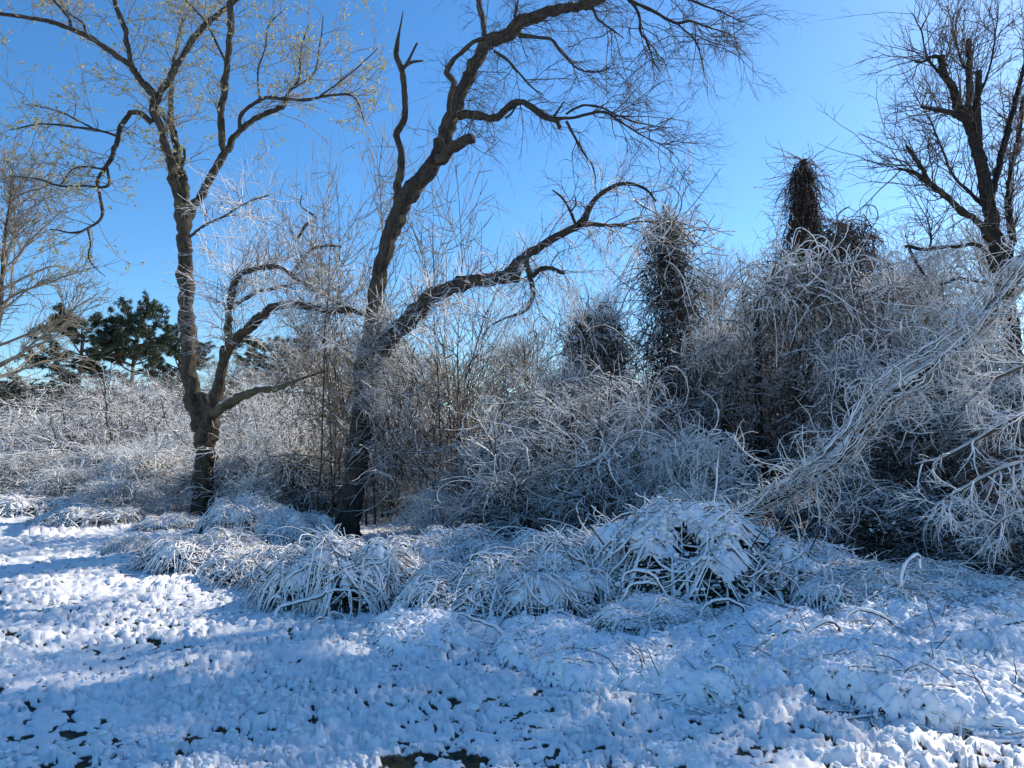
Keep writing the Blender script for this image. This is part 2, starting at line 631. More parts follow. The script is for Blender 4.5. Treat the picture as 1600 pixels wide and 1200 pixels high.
# ------------------------------------------------------------------ big trees traced limb by limb
def limb_mesh(name, pts, Y0, dY, mat, rng, sides=12, broken=False, rough=0.16, gnarl=0.034, origin=None):
    if name in ('trunk', 'stem'):
        gnarl = .013
    """pts: (pixel x, pixel y, radius in pixels); distance runs from Y0 to Y0+dY along the limb"""
    A = np.array([p[:3] for p in pts], float)
    s = np.concatenate([[0], np.cumsum(np.linalg.norm(np.diff(A[:, :2], axis=0), axis=1))])
    s /= s[-1]
    rows = []
    for (px, py, r), t in zip(A, s):
        Y = Y0 + dY * t
        p = at(px, py, Y)
        rows.append((*p, .87 * r * Y / FPX))
    C = catmull(rows, .07)
    n = len(C)
    k = np.arange(n)
    jit = np.zeros((n, 3))
    for c in range(3):
        raw = rng.normal(size=n)
        jit[:, c] = np.convolve(raw, np.ones(4) / 4, 'same')[:n]
    C[1:-1, :3] += jit[1:-1] * gnarl * np.clip(C[1:-1, 3:4] / .08, .25, 1.3)
    R = C[:, 3][:, None] * np.ones((1, sides))
    base = rng.normal(size=(1, sides)) * rough * .6
    nz = rng.normal(size=(n, sides))
    nz = (nz + np.roll(nz, 1, 0)) / 1.5 + (rng.random((n, sides)) < .03) * 1.2
    lumpy = np.convolve(rng.normal(size=n), np.ones(7) / 7, 'same')[:n, None] * .07
    R = R * (1 + base + nz * rough + lumpy)
    if broken:
        tip = C[-1:, :3] + unit(C[-1:, :3] - C[-2:-1, :3]) * C[-1, 3] * .15
        C = np.vstack([C, np.concatenate([tip, [[0]]], 1)])
        R[-1] *= (.7 + .6 * rng.random(sides))
        R = np.vstack([R, np.full((1, sides), .001)])
    P = C[None, :, :3] - (0 if origin is None else np.asarray(origin))
    g = Geo().tubes(P, R[None], sides, uvs=True)
    return g.mesh(name, mat), C[:, :3], C[:, 3]


def resample(P, r, K=24):
    s = np.concatenate([[0], np.cumsum(np.linalg.norm(np.diff(P, axis=0), axis=1))])
    t = np.linspace(0, s[-1], K)
    return np.stack([np.interp(t, s, P[:, c]) for c in range(3)], -1), np.interp(t, s, r), s[-1]


def limbs_sample(rng, limbs, n, t0=0.1, t1=1.0):
    """n points over several limbs, by length; returns place, tangent, radius"""
    L = np.array([l[2] for l in limbs])
    i = rng.choice(len(limbs), n, p=L / L.sum())
    P = np.stack([l[0] for l in limbs])
    R = np.stack([l[1] for l in limbs])
    K = P.shape[1]
    t = (t0 + (t1 - t0) * rng.random(n)) * (K - 1.001)
    k = t.astype(int)
    f = (t - k)[:, None]
    p = P[i, k] * (1 - f) + P[i, k + 1] * f
    return p, unit(P[i, k + 1] - P[i, k]), R[i, k]


def crown(rng, limbs, n1, L1, r1, n2, L2, r2, n3, L3, r3, grav=0.0, bias=(0, 0, 0), wig=.2, ang=.9, o=None, flat=1.0, t0=.25):
    """three orders of twigs on the traced limbs; returns Geo and the last order (for buds)"""
    g = Geo()
    p, T, r = limbs_sample(rng, limbs, n1, t0)
    w = unit(np.cross(T, rng.normal(size=(n1, 3))))
    a = ang + .3 * rng.normal(size=(n1, 1))
    d = unit(np.cos(a) * T + np.sin(a) * w + np.asarray(bias))
    if o is not None:
        p = p - o
    l = L1[0] + (L1[1] - L1[0]) * rng.random(n1) ** 1.5
    P1, R1 = grow(rng, p, d, l, np.minimum(r1, .7 * r), 8, wig, grav, .35)
    g.tubes(P1, R1, 4)
    p, d, r, t = spawn(rng, P1, R1, n2, .2, 1, .75, .25, np.asarray(bias) * .6)
    P2, R2 = grow(rng, p, d, L2[0] + (L2[1] - L2[0]) * rng.random(n2), np.minimum(r2, r * .9), 6, wig, grav, .4)
    g.tubes(P2, R2, 3)
    p, d, r, t = spawn(rng, P2, R2, n3, .2, 1, .7, .25, np.asarray(bias) * .4)
    P3, R3 = grow(rng, p, d, L3[0] + (L3[1] - L3[0]) * rng.random(n3), np.minimum(r3, r), 4, wig * .8, grav, .5)
    g.tubes(P3, R3, 3)
    return g, P1, P2, P3


def buds(rng, P3, n, size=.03):
    i = np.repeat(rng.integers(0, len(P3), n // 3), 3)
    k = np.repeat(rng.integers(1, P3.shape[1], n // 3), 3)
    n = len(i)
    p = P3[i, k] + rng.normal(size=(n, 3)) * .004
    d = unit(P3[i, k] - P3[i, k - 1]) + rng.normal(size=(n, 3)) * .6
    return Geo().leaves(p, d, size * (.6 + .8 * rng.random(n)), size * .33, rng, .4)


# ---------- the forked tree on the left
def build_forked_tree():
    rng = np.random.default_rng(101)
    Y = 17.0
    b = at(318, 800, Y)
    o = np.array([b[0], b[1], th(b[0], b[1])])
    e = empty('forked_tree', o, 'tall forked tree on the left with yellowish buds and low twin stems', 'tree')
    m = M['bark_forked']
    rec = {}

    def L(key, pts, y0=0., dy=0., broken=False, nm='limb', sides=10, mm=None):
        me, P, r = limb_mesh(nm, pts, Y + y0, dy, mm or m, rng, sides, broken, origin=o)
        part(nm, me, e)
        rec[key] = resample(P, r)

    L('trunk', [(317, 850, 24), (317, 800, 19), (318, 740, 17.5), (321, 690, 18), (322, 655, 21), (322, 630, 20), (318, 615, 13)], nm='trunk', sides=16)
    L('A', [(318, 668, 14), (309, 640, 14.5), (299, 605, 13.5), (295, 560, 13), (293, 500, 12.5), (290, 440, 12), (289, 380, 11.8), (288, 345, 13), (284, 318, 10)], nm='stem', sides=14)
    L('A1', [(289, 352, 10), (282, 318, 9.8), (272, 285, 9), (262, 240, 8.8), (250, 200, 8.5), (243, 172, 8), (236, 150, 7.2), (222, 128, 6.5), (208, 105, 6), (200, 70, 5.2), (193, 40, 4.8), (181, 5, 4.4), (170, -45, 3.4), (150, -100, 2)], 0, -.8)
    L('A1l', [(212, 110, 4.8), (185, 88, 4.8), (150, 66, 4.6), (110, 45, 4.2), (60, 30, 3.6), (0, 22, 3), (-60, 15, 2)], -.6, -1.5)
    L('A1m', [(113, 46, 2.6), (105, 25, 2.3), (85, 0, 2), (75, -30, 1.4)], -.9, .8)
    L('A1n', [(135, 58, 2.2), (128, 35, 2), (108, 22, 1.6), (95, 0, 1.2)], -.8, .9)
    L('A1b', [(240, 165, 6.8), (252, 142, 6.5), (264, 125, 6.2), (276, 103, 6), (290, 78, 5.6), (315, 45, 5.2), (350, 15, 4.6), (385, -15, 4), (430, -60, 2.5)], -.4, 1.6)
    L('A1c', [(238, 192, 5), (222, 177, 4.6), (206, 175, 4.5), (191, 193, 4.4), (183, 218, 4), (173, 250, 3.5), (160, 268, 3.2), (152, 285, 3), (157, 310, 2.6), (159, 338, 2.5), (140, 355, 2.3), (120, 363, 1.9), (78, 358, 1)], -.3, -1.8)
    L('c1', [(182, 212, 2.2), (150, 203, 2), (110, 197, 1.8), (60, 194, 1.3), (15, 203, .8)], -.9, -.8)
    L('c2', [(167, 262, 2.4), (168, 290, 2.2), (130, 291, 1.9), (90, 290, 1.8), (60, 280, 1.3), (18, 275, .8)], -1.2, -.6)
    L('c3', [(150, 203, 1.7), (125, 190, 1.5), (95, 175, 1.3), (60, 166, 1), (35, 162, .6)], -1.1, .7)
    L('c4', [(163, 264, 2), (130, 260, 1.7), (112, 266, 1.5), (95, 288, 1.2)], -1.2, .5)
    L('c5', [(137, 357, 1.8), (142, 380, 1.6), (139, 402, 1.4), (150, 420, 1), (165, 432, .6)], -2, .3)
    L('A2', [(290, 345, 7), (287, 300, 7.5), (282, 262, 8), (277, 232, 6.5), (272, 213, 6), (266, 185, 5), (269, 135, 4), (274, 85, 3), (285, 30, 2)], .5, 1.2)
    L('A2s', [(281, 262, 4), (288, 245, 3), (287, 232, 2)], .6, -.3, True)
    L('A2t', [(272, 215, 4.5), (262, 192, 4), (252, 175, 3), (240, 160, 2)], .7, .4)
    L('A3', [(291, 350, 9), (300, 325, 8.6), (313, 304, 8), (330, 275, 7.6), (346, 246, 7.2), (354, 232, 6.8)], .1, .2)
    L('A3a', [(352, 240, 5.6), (346, 215, 5.6), (346, 185, 5.7), (350, 140, 5.7), (357, 80, 5.6), (361, 30, 6), (362, -20, 5.5), (368, -80, 4)], .3, -.8)
    L('A3b', [(352, 236, 5.8), (364, 220, 5.2), (376, 204, 5), (400, 185, 4.6), (430, 172, 4.2), (444, 164, 4.2), (447, 153, 3), (455, 140, 2.4), (468, 122, 2), (470, 80, 1.6), (482, 40, 1.1)], .3, 1.5)
    L('A3c', [(375, 204, 3.6), (376, 180, 3.2), (394, 163, 3.2), (420, 152, 3.3), (450, 155, 3), (482, 155, 2.6), (520, 148, 2.1), (548, 148, 1.7), (562, 165, 1.3), (570, 192, .8)], .5, -1.2)
    L('A3d', [(405, 155, 1.8), (403, 110, 1.6), (415, 75, 1.4), (420, 40, 1.2), (445, 15, .8)], .4, .8)
    L('A3e', [(352, 95, 2.2), (335, 60, 2), (318, 30, 1.7), (290, 0, 1.4), (270, -30, 1)], 0, 1)
    L('A3f', [(500, 150, 1.6), (535, 125, 1.4), (565, 100, 1.1), (590, 75, .7)], -.3, .5)
    L('A3g', [(455, 140, 1.6), (490, 115, 1.4), (500, 70, 1.2), (505, 25, .8)], .8, .5)
    L('B', [(323, 672, 13), (331, 645, 13), (341, 605, 11.5), (349, 565, 10.5), (355, 542, 9.6)], -.2, -.5, nm='stem', sides=12)
    L('B1', [(354, 552, 8), (357, 505, 7), (360, 470, 6.3), (367, 442, 6), (380, 427, 5.6), (405, 418, 5), (440, 420, 4.6), (470, 440, 4.6), (500, 456, 4.5), (520, 470, 4), (548, 492, 2.6)], -.7, -1.6)
    L('B2', [(353, 556, 8.5), (365, 534, 7.6), (380, 519, 7.2), (402, 498, 7.2), (425, 482, 7), (455, 475, 6.6), (490, 480, 6.4), (520, 487, 6), (548, 482, 5), (575, 495, 3)], -.7, -2.2)
    L('B3', [(370, 475, 3.6), (395, 458, 3.4), (430, 450, 3), (462, 442, 2), (500, 430, 1.2)], -.8, .8)
    L('B4', [(462, 420, 3), (485, 392, 2.8), (510, 384, 2.6), (534, 386, 2)], -1.8, .4, True)
    L('B5', [(466, 372, 2.4), (478, 352, 2.6), (493, 340, 2), (470, 322, 1.4), (472, 305, 1)], -1.5, .3)
    L('B6', [(296, 370, 2.5), (320, 352, 2), (350, 338, 1.7), (390, 315, 1.4), (420, 305, .9)], -.3, -1.4)
    L('C', [(331, 655, 10), (350, 634, 9.2), (375, 622, 7.6), (396, 612, 6.4), (430, 605, 5), (460, 595, 3.2), (490, 585, 2.1), (516, 577, 1)], -.3, -2.0, mm=M['bark_mossy'])

    up = [rec[k] for k in ('A1', 'A1l', 'A1m', 'A1n', 'A1b', 'A1c', 'c1', 'c2', 'c3', 'c4', 'c5', 'A2', 'A3a', 'A3b', 'A3c', 'A3d', 'A3e', 'A3f', 'A3g', 'A2t')]
    g, P1, P2, P3 = crown(rng, up, 300, (.5, 2.0), .011, 1200, (.3, .8), .006, 3200, (.12, .4), .0038, .02, (0, 0, .15), .2, .9, o, t0=.12)
    part('twigs', g.mesh('twigs', M['twig']), e, 'stuff')
    part('buds', buds(rng, P3, 17000, .055).mesh('buds', M['bud'], False), e, 'stuff')
    lo = [rec[k] for k in ('B1', 'B1', 'B2', 'B3', 'B4', 'B6')]
    g, *_ = crown(rng, lo, 230, (.4, 1.7), .013, 1100, (.25, .8), .010, 1900, (.12, .4), .008, -.01, (-.25, -.1, .05), .16, .95, o, t0=.02)
    part('frosted_twigs', g.mesh('frosted_twigs', M['frost_twig']), e, 'stuff')


# ---------- the leaning tree with the broken limb
def build_leaning_tree():
    rng = np.random.default_rng(202)
    Y = 13.0
    b = at(537, 838, Y)
    o = np.array([b[0], b[1], th(b[0], b[1])])
    e = empty('leaning_tree', o, 'large leaning tree with a broken right limb and vines hanging round its trunk', 'tree')
    m = M['bark_leaning']
    rec = {}

    def L(key, pts, y0=0., dy=0., broken=False, nm='limb', sides=10, mm=None):
        me, P, r = limb_mesh(nm, pts, Y + y0, dy, mm or m, rng, sides, broken, origin=o)
        part(nm, me, e)
        rec[key] = resample(P, r)

    L('trunk', [(524, 890, 32), (535, 840, 24), (547, 790, 21.5), (556, 740, 20), (562, 690, 18.5), (566, 640, 17.5), (570, 590, 17.5), (576, 550, 16.5), (583, 500, 15), (590, 450, 13.5), (597, 410, 13), (608, 370, 13.5), (620, 335, 14.5), (632, 305, 15), (652, 283, 13)], nm='trunk', sides=20)
    L('snag', [(626, 318, 9.5), (622, 288, 8), (627, 255, 7), (625, 228, 5.8), (619, 210, 7), (629, 190, 6), (632, 160, 5), (630, 130, 5), (628, 106, 5.5), (620, 90, 5), (620, 70, 4.2), (625, 45, 2), (630, 18, .8)], 0, -.4)
    L('sn1', [(628, 108, 3.6), (637, 97, 3), (645, 82, 2.2), (652, 67, 1.6)], -.3, -.2, True)
    L('sn2', [(632, 104, 3.2), (645, 97, 2.6), (661, 95, 1.8)], -.3, .2, True)
    L('main', [(628, 312, 14), (650, 286, 14), (675, 255, 13.2), (690, 234, 13), (697, 210, 12.4), (704, 185, 12.4), (716, 155, 11.2), (730, 125, 10.4), (745, 95, 10.6), (762, 69, 11.5), (790, 51, 11), (820, 33, 10.4), (850, 20, 10), (885, 12, 9), (915, 7, 8.4), (945, -10, 8), (990, -50, 6), (1040, -90, 4)], 0, .6, sides=14)
    L('m1', [(762, 70, 6), (756, 42, 5), (749, 12, 4.8), (741, -25, 4.4), (730, -80, 3)], .3, .8)
    L('m2', [(800, 46, 2.6), (804, 25, 2.2), (809, 0, 2), (815, -40, 1.5)], .3, -.5)
    L('m3', [(702, 182, 4.5), (701, 165, 4.4), (704, 150, 4.4), (710, 130, 5), (698, 114, 5), (706, 97, 4.4), (722, 83, 4), (740, 65, 3.6), (757, 61, 3)], -.4, -.3)
    L('r1', [(716, 182, 9), (728, 180, 8.6), (745, 183, 7.6), (770, 185, 7.2), (790, 172, 6.6), (810, 160, 6.2), (830, 168, 6), (850, 180, 6.2), (868, 190, 5.4), (874, 200, 3)], .1, -1.2, True)
    L('r2', [(862, 186, 3.6), (890, 185, 3), (920, 178, 2.8), (945, 175, 2.4), (970, 190, 2), (1000, 210, 1.6), (1030, 225, 1.1), (1055, 240, .6)], -1.0, -1.0)
    L('r2b', [(885, 178, 2.2), (910, 165, 2), (940, 168, 1.8), (975, 185, 1.5), (1010, 195, 1.2), (1050, 200, .7)], -1.0, .9)
    L('r3', [(866, 182, 2.4), (874, 170, 1.8), (882, 158, 1.2)], -1.0, -.3, True)
    L('r4', [(885, 190, 2.4), (899, 215, 2.1), (915, 242, 1.8), (926, 260, 1.5), (931, 282, 1)], -1.1, -.4)
    L('r5', [(808, 162, 2.4), (800, 175, 2), (790, 184, 1.6)], -.6, -.4, True)
    L('stump', [(684, 250, 9), (700, 236, 9), (716, 224, 8.6), (732, 219, 8), (738, 214, 7)], -.1, -.7, True)
    L('d1', [(812, 55, 4), (840, 58, 3), (862, 63, 2.6), (880, 85, 2.2), (905, 108, 1.7), (935, 112, 1.2), (960, 100, .7)], .2, -1.2)
    L('d2', [(772, 80, 3), (795, 95, 2.6), (808, 112, 2.1), (830, 135, 1.4), (850, 150, .8)], 0, -1)
    L('d3', [(925, 12, 3), (935, 30, 2), (955, 45, 1.5), (975, 60, .9)], .4, -.8)
    L('e1', [(960, -20, 4), (985, 0, 3), (998, 25, 2.4), (1000, 50, 2), (1012, 65, 1.7), (1020, 92, 1.3), (1030, 112, .8)], .5, -1.0)
    L('e2', [(985, 0, 3), (1018, 14, 3), (1040, 28, 2.6), (1058, 36, 2.4), (1080, 32, 2), (1105, 42, 1.6), (1140, 52, .9)], .5, -.6)
    L('e3', [(1000, -30, 3), (1050, -10, 2.6), (1090, 5, 2.2), (1130, 20, 1.5), (1160, 35, .8)], .8, -.4)
    L('e4', [(1058, 36, 1.8), (1085, 62, 1.5), (1095, 90, 1.1), (1100, 110, .7)], .2, -.4)
    L('br', [(585, 570, 13), (602, 540, 14.5), (630, 508, 14), (660, 477, 13), (690, 455, 12), (720, 442, 11.2), (760, 435, 10.4), (790, 432, 10), (812, 433, 9)], 0, -1.8, True, sides=14)
    L('br2', [(785, 430, 7), (802, 416, 8.6), (822, 400, 8), (850, 382, 7.2), (880, 366, 7), (902, 351, 7.4), (914, 340, 6), (925, 316, 4.8), (945, 298, 4.2), (966, 288, 3.6), (990, 288, 3), (1010, 298, 2.4), (1025, 315, 1.4)], -1.7, -.9)
    L('br3', [(905, 352, 5), (928, 350, 4.4), (948, 353, 3.6), (972, 352, 2.8), (1000, 346, 1.8), (1030, 350, 1)], -2.3, .8)
    L('br4', [(899, 350, 3), (890, 330, 2.4), (880, 312, 2), (863, 297, 1.2)], -2.3, -.4)
    L('br4b', [(892, 332, 1.6), (900, 318, 1.2), (898, 305, .8)], -2.4, -.2)
    L('br5', [(822, 402, 5.5), (826, 425, 5), (833, 450, 5), (831, 468, 4), (815, 488, 3), (790, 496, 2), (765, 510, 1)], -2, -.5)
    L('br6', [(832, 432, 4.4), (848, 420, 4.2), (865, 420, 3.8), (882, 427, 3)], -2, -.5)

    up = [rec[k] for k in ('r2', 'r2b', 'r2', 'd1', 'd2', 'd3', 'e1', 'e2', 'e2', 'e3', 'e4', 'main')]
    g, *_ = crown(rng, up, 150, (.4, 1.5), .010, 700, (.25, .75), .006, 2300, (.12, .4), .004, -.04, (.22, 0, -.14), .2, .85, o, t0=.25)
    mid = [rec[k] for k in ('m3', 'm1', 'm2', 'r1', 'stump', 'r4', 'br2', 'br3', 'br4', 'br5', 'br6', 'main')]
    g2, *_ = crown(rng, mid, 150, (.3, 1.2), .008, 520, (.2, .6), .005, 1500, (.1, .3), .0035, -.07, (.05, 0, -.1), .2, 1.0, o, t0=.15)
    part('twigs', g.mesh('twigs', M['twig_dark']), e, 'stuff')
    part('drooping_twigs', g2.mesh('drooping_twigs', M['twig_dark']), e, 'stuff')
    # frosty burst round the fork of the broken limb
    lo = [rec['br'], (rec['trunk'][0][9:16].repeat(4, 0)[:24], rec['trunk'][1][9:16].repeat(4, 0)[:24] * .5, rec['br'][2] * 1.4)]
    g, *_ = crown(rng, lo, 260, (.3, 1.1), .012, 900, (.2, .55), .010, 1500, (.08, .25), .009, -.01, (.15, -.35, .1), .10, 1.2, o, t0=.02)
    part('frosted_twigs', g.mesh('frosted_twigs', M['frost_twig']), e, 'stuff')
    lo = [rec[k] for k in ('br5', 'br5', 'br6', 'br3', 'br2')]
    g, *_ = crown(rng, lo, 70, (.3, 1.1), .008, 330, (.2, .6), .006, 700, (.1, .3), .005, -.10, (-.1, 0, -.2), .12, 1.0, o, t0=.1)
    part('frosted_sprays', g.mesh('frosted_sprays', M['frost_twig']), e, 'stuff')
    # vines down the trunk
    T = rec['trunk'][0]
    n = 90
    t = rng.integers(7, 14, n)
    p = T[t] + rng.normal(size=(n, 3)) * [.17, .16, .2] + [.36, .05, 0]
    P, R = grow(rng, p - o, np.array([[.2, -.05, -1.]]) + rng.normal(size=(n, 3)) * .35, .6 + 2.2 * rng.random(n), .006 + .008 * rng.random(n), 18, .12, -.09, .6, 0, .14)
    P[..., 2] = np.maximum(P[..., 2], .05)
    g = Geo().tubes(P, R, 4)
    p, d, r, _ = spawn(rng, P, R, 900, .1, 1, 1.0, .3, (0, -.1, -.1))
    P2, R2 = grow(rng, p, d, .15 + .5 * rng.random(900), .006, 5, .25, -.05, .5)
    g.tubes(P2, R2, 3)
    part('vines', g.mesh('vines', M['vine_mixed']), e, 'stuff')


# ---------- the bare tree at the right edge
def build_right_tree():
    rng = np.random.default_rng(303)
    Y = 14.0
    b = at(1598, 760, Y)
    o = np.array([b[0], b[1], th(b[0], b[1])])
    e = empty('bare_tree', o, 'dark bare tree with lopped upright limbs at the right edge', 'tree')
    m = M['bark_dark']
    rec = {}

    def L(key, pts, y0=0., dy=0., broken=False, nm='limb', sides=10, mm=None):
        me, P, r = limb_mesh(nm, [(a_, b_, .84 * c_) for a_, b_, c_ in pts], Y + y0, dy, mm or m, rng, sides, broken, origin=o)
        part(nm, me, e)
        rec[key] = resample(P, r)

    L('trunk', [(1600, 800, 19), (1594, 660, 17), (1586, 560, 16.5), (1576, 480, 16.5), (1562, 410, 16), (1551, 350, 14), (1540, 290, 13), (1526, 230, 12), (1514, 195, 10)], nm='trunk', sides=16)
    L('R1', [(1520, 210, 9), (1504, 178, 8.6), (1492, 150, 8), (1478, 118, 7.2), (1470, 98, 6.5), (1471, 86, 6)], 0, -.6, True)
    L('R2', [(1524, 220, 8), (1516, 180, 7), (1514, 120, 6.4), (1514, 62, 5)], .1, .3, True)
    L('R3', [(1532, 240, 8), (1529, 180, 6.6), (1529, 110, 6)], 0, -.4, True)
    L('R4', [(1546, 325, 8), (1556, 280, 7), (1568, 230, 6), (1582, 175, 5), (1596, 120, 4), (1610, 60, 3)], .1, .8)
    L('R5', [(1556, 385, 8.6), (1528, 348, 6.8), (1492, 321, 6.2), (1466, 296, 5.8), (1440, 276, 5), (1424, 268, 4), (1404, 263, 2.4)], 0, -1.4, True)
    L('R5b', [(1450, 284, 5), (1441, 262, 4.8), (1427, 244, 4), (1416, 228, 2.5)], -1.1, -.3, True)
    L('R6', [(1504, 186, 6), (1484, 176, 5), (1462, 172, 4.4), (1440, 167, 3)], -.2, -.5, True)
    L('R7', [(1478, 102, 4), (1462, 88, 3.6), (1446, 94, 3), (1430, 97, 2)], -.5, -.3, True)
    L('R8', [(1560, 430, 5), (1530, 384, 4.4), (1490, 385, 4), (1445, 389, 3.6), (1415, 385, 3)], -.4, -1)
    L('R9', [(1420, 388, 3.4), (1432, 410, 2.8), (1445, 430, 2)], -1.3, -.2)
    L('R10', [(1453, 388, 2.4), (1455, 370, 2), (1452, 350, 1.4)], -1.2, 0)
    L('R11', [(1545, 330, 5), (1515, 300, 3.6), (1490, 275, 2.8), (1470, 230, 2.2), (1455, 190, 1.6), (1430, 150, 1)], .2, 1.2)
    L('R12', [(1572, 450, 8), (1580, 380, 7), (1577, 300, 6), (1590, 220, 5), (1600, 150, 4)], .6, .8, nm='limb')
    L('R13', [(1560, 440, 4), (1530, 440, 4), (1500, 436, 3), (1470, 445, 2)], -.5, -1)
    L('R14', [(1516, 120, 3), (1500, 90, 2.2), (1490, 50, 1.6), (1480, 10, 1)], .2, .6)
    L('R15', [(1530, 150, 3), (1545, 110, 2.2), (1555, 60, 1.6), (1560, 10, 1)], -.2, .6)
    L('R16', [(1472, 120, 3), (1450, 90, 2), (1440, 50, 1.5), (1425, 20, .9)], -.5, .5)
    allL = [rec[k] for k in rec if k not in ('trunk', 'R8', 'R13', 'R9')]
    g, *_ = crown(rng, allL, 330, (.4, 1.9), .011, 1200, (.25, .7), .007, 2400, (.1, .35), .0045, .03, (0, 0, .25), .17, .8, o, t0=.1)
    part('twigs', g.mesh('twigs', M['twig_dark']), e, 'stuff')
    lo = [rec[k] for k in ('R8', 'R13', 'R9', 'R12')]
    g, *_ = crown(rng, lo, 120, (.3, 1.2), .011, 500, (.2, .5), .008, 800, (.1, .3), .006, -.01, (-.2, -.2, 0), .2, 1.1, o, t0=.05)
    part('frosted_twigs', g.mesh('frosted_twigs', M['frost_twig']), e, 'stuff')


build_forked_tree()
build_leaning_tree()
build_right_tree()


# ------------------------------------------------------------------ plant prototypes (unit plants, shared meshes)
def bez_canes(rng, n, R, H, K, reach=(.35, 1.0), curl=.05, low=.35, out=1.0):
    """arching canes whose tops follow a dome of radius R and height H"""
    a = rng.random(n) * 2 * math.pi
    rho = R * .8 * np.sqrt(rng.random(n))
    s = np.stack([np.cos(a) * rho, np.sin(a) * rho, np.zeros(n)], 1)
    b = a + rng.normal(size=n) * .9
    ln = R * (reach[0] + (reach[1] - reach[0]) * rng.random(n))
    hor = np.stack([np.cos(b) * ln, np.sin(b) * ln, np.zeros(n)], 1) * out
    mid = s + hor * .5
    q = np.clip(1 - (np.hypot(mid[:, 0], mid[:, 1]) / (R * 1.25)) ** 2, .05, 1)
    top = H * np.sqrt(q) * (low + (1.05 - low) * rng.random(n) ** .7)
    e_z = top * (rng.random(n) * .75 - .05)
    t = np.linspace(0, 1, K)[None, :, None]
    c = s + hor * .35
    c[:, 2] = top * 1.9
    e = s + hor
    e[:, 2] = np.maximum(e_z, 0)
    s[:, 2] = top * rng.random(n) * .35
    P = s[:, None] * (1 - t) ** 2 + 2 * c[:, None] * t * (1 - t) + e[:, None] * t ** 2
    w = rng.normal(size=(n, K, 3))
    w = np.cumsum(w, 1) * curl / math.sqrt(K)
    P = P + w * (t > 0)
    P[..., 2] = np.maximum(P[..., 2], .01)
    return P


def dome_points(rng, n, R, H, lo=.25, hi=1.0, pw=.6):
    a = rng.random(n) * 6.283
    rho = R * np.sqrt(rng.random(n))
    z = H * np.sqrt(np.clip(1 - (rho / (R * 1.15)) ** 2, .02, 1)) * (lo + (hi - lo) * rng.random(n) ** pw)
    return np.stack([np.cos(a) * rho, np.sin(a) * rho, z], 1)


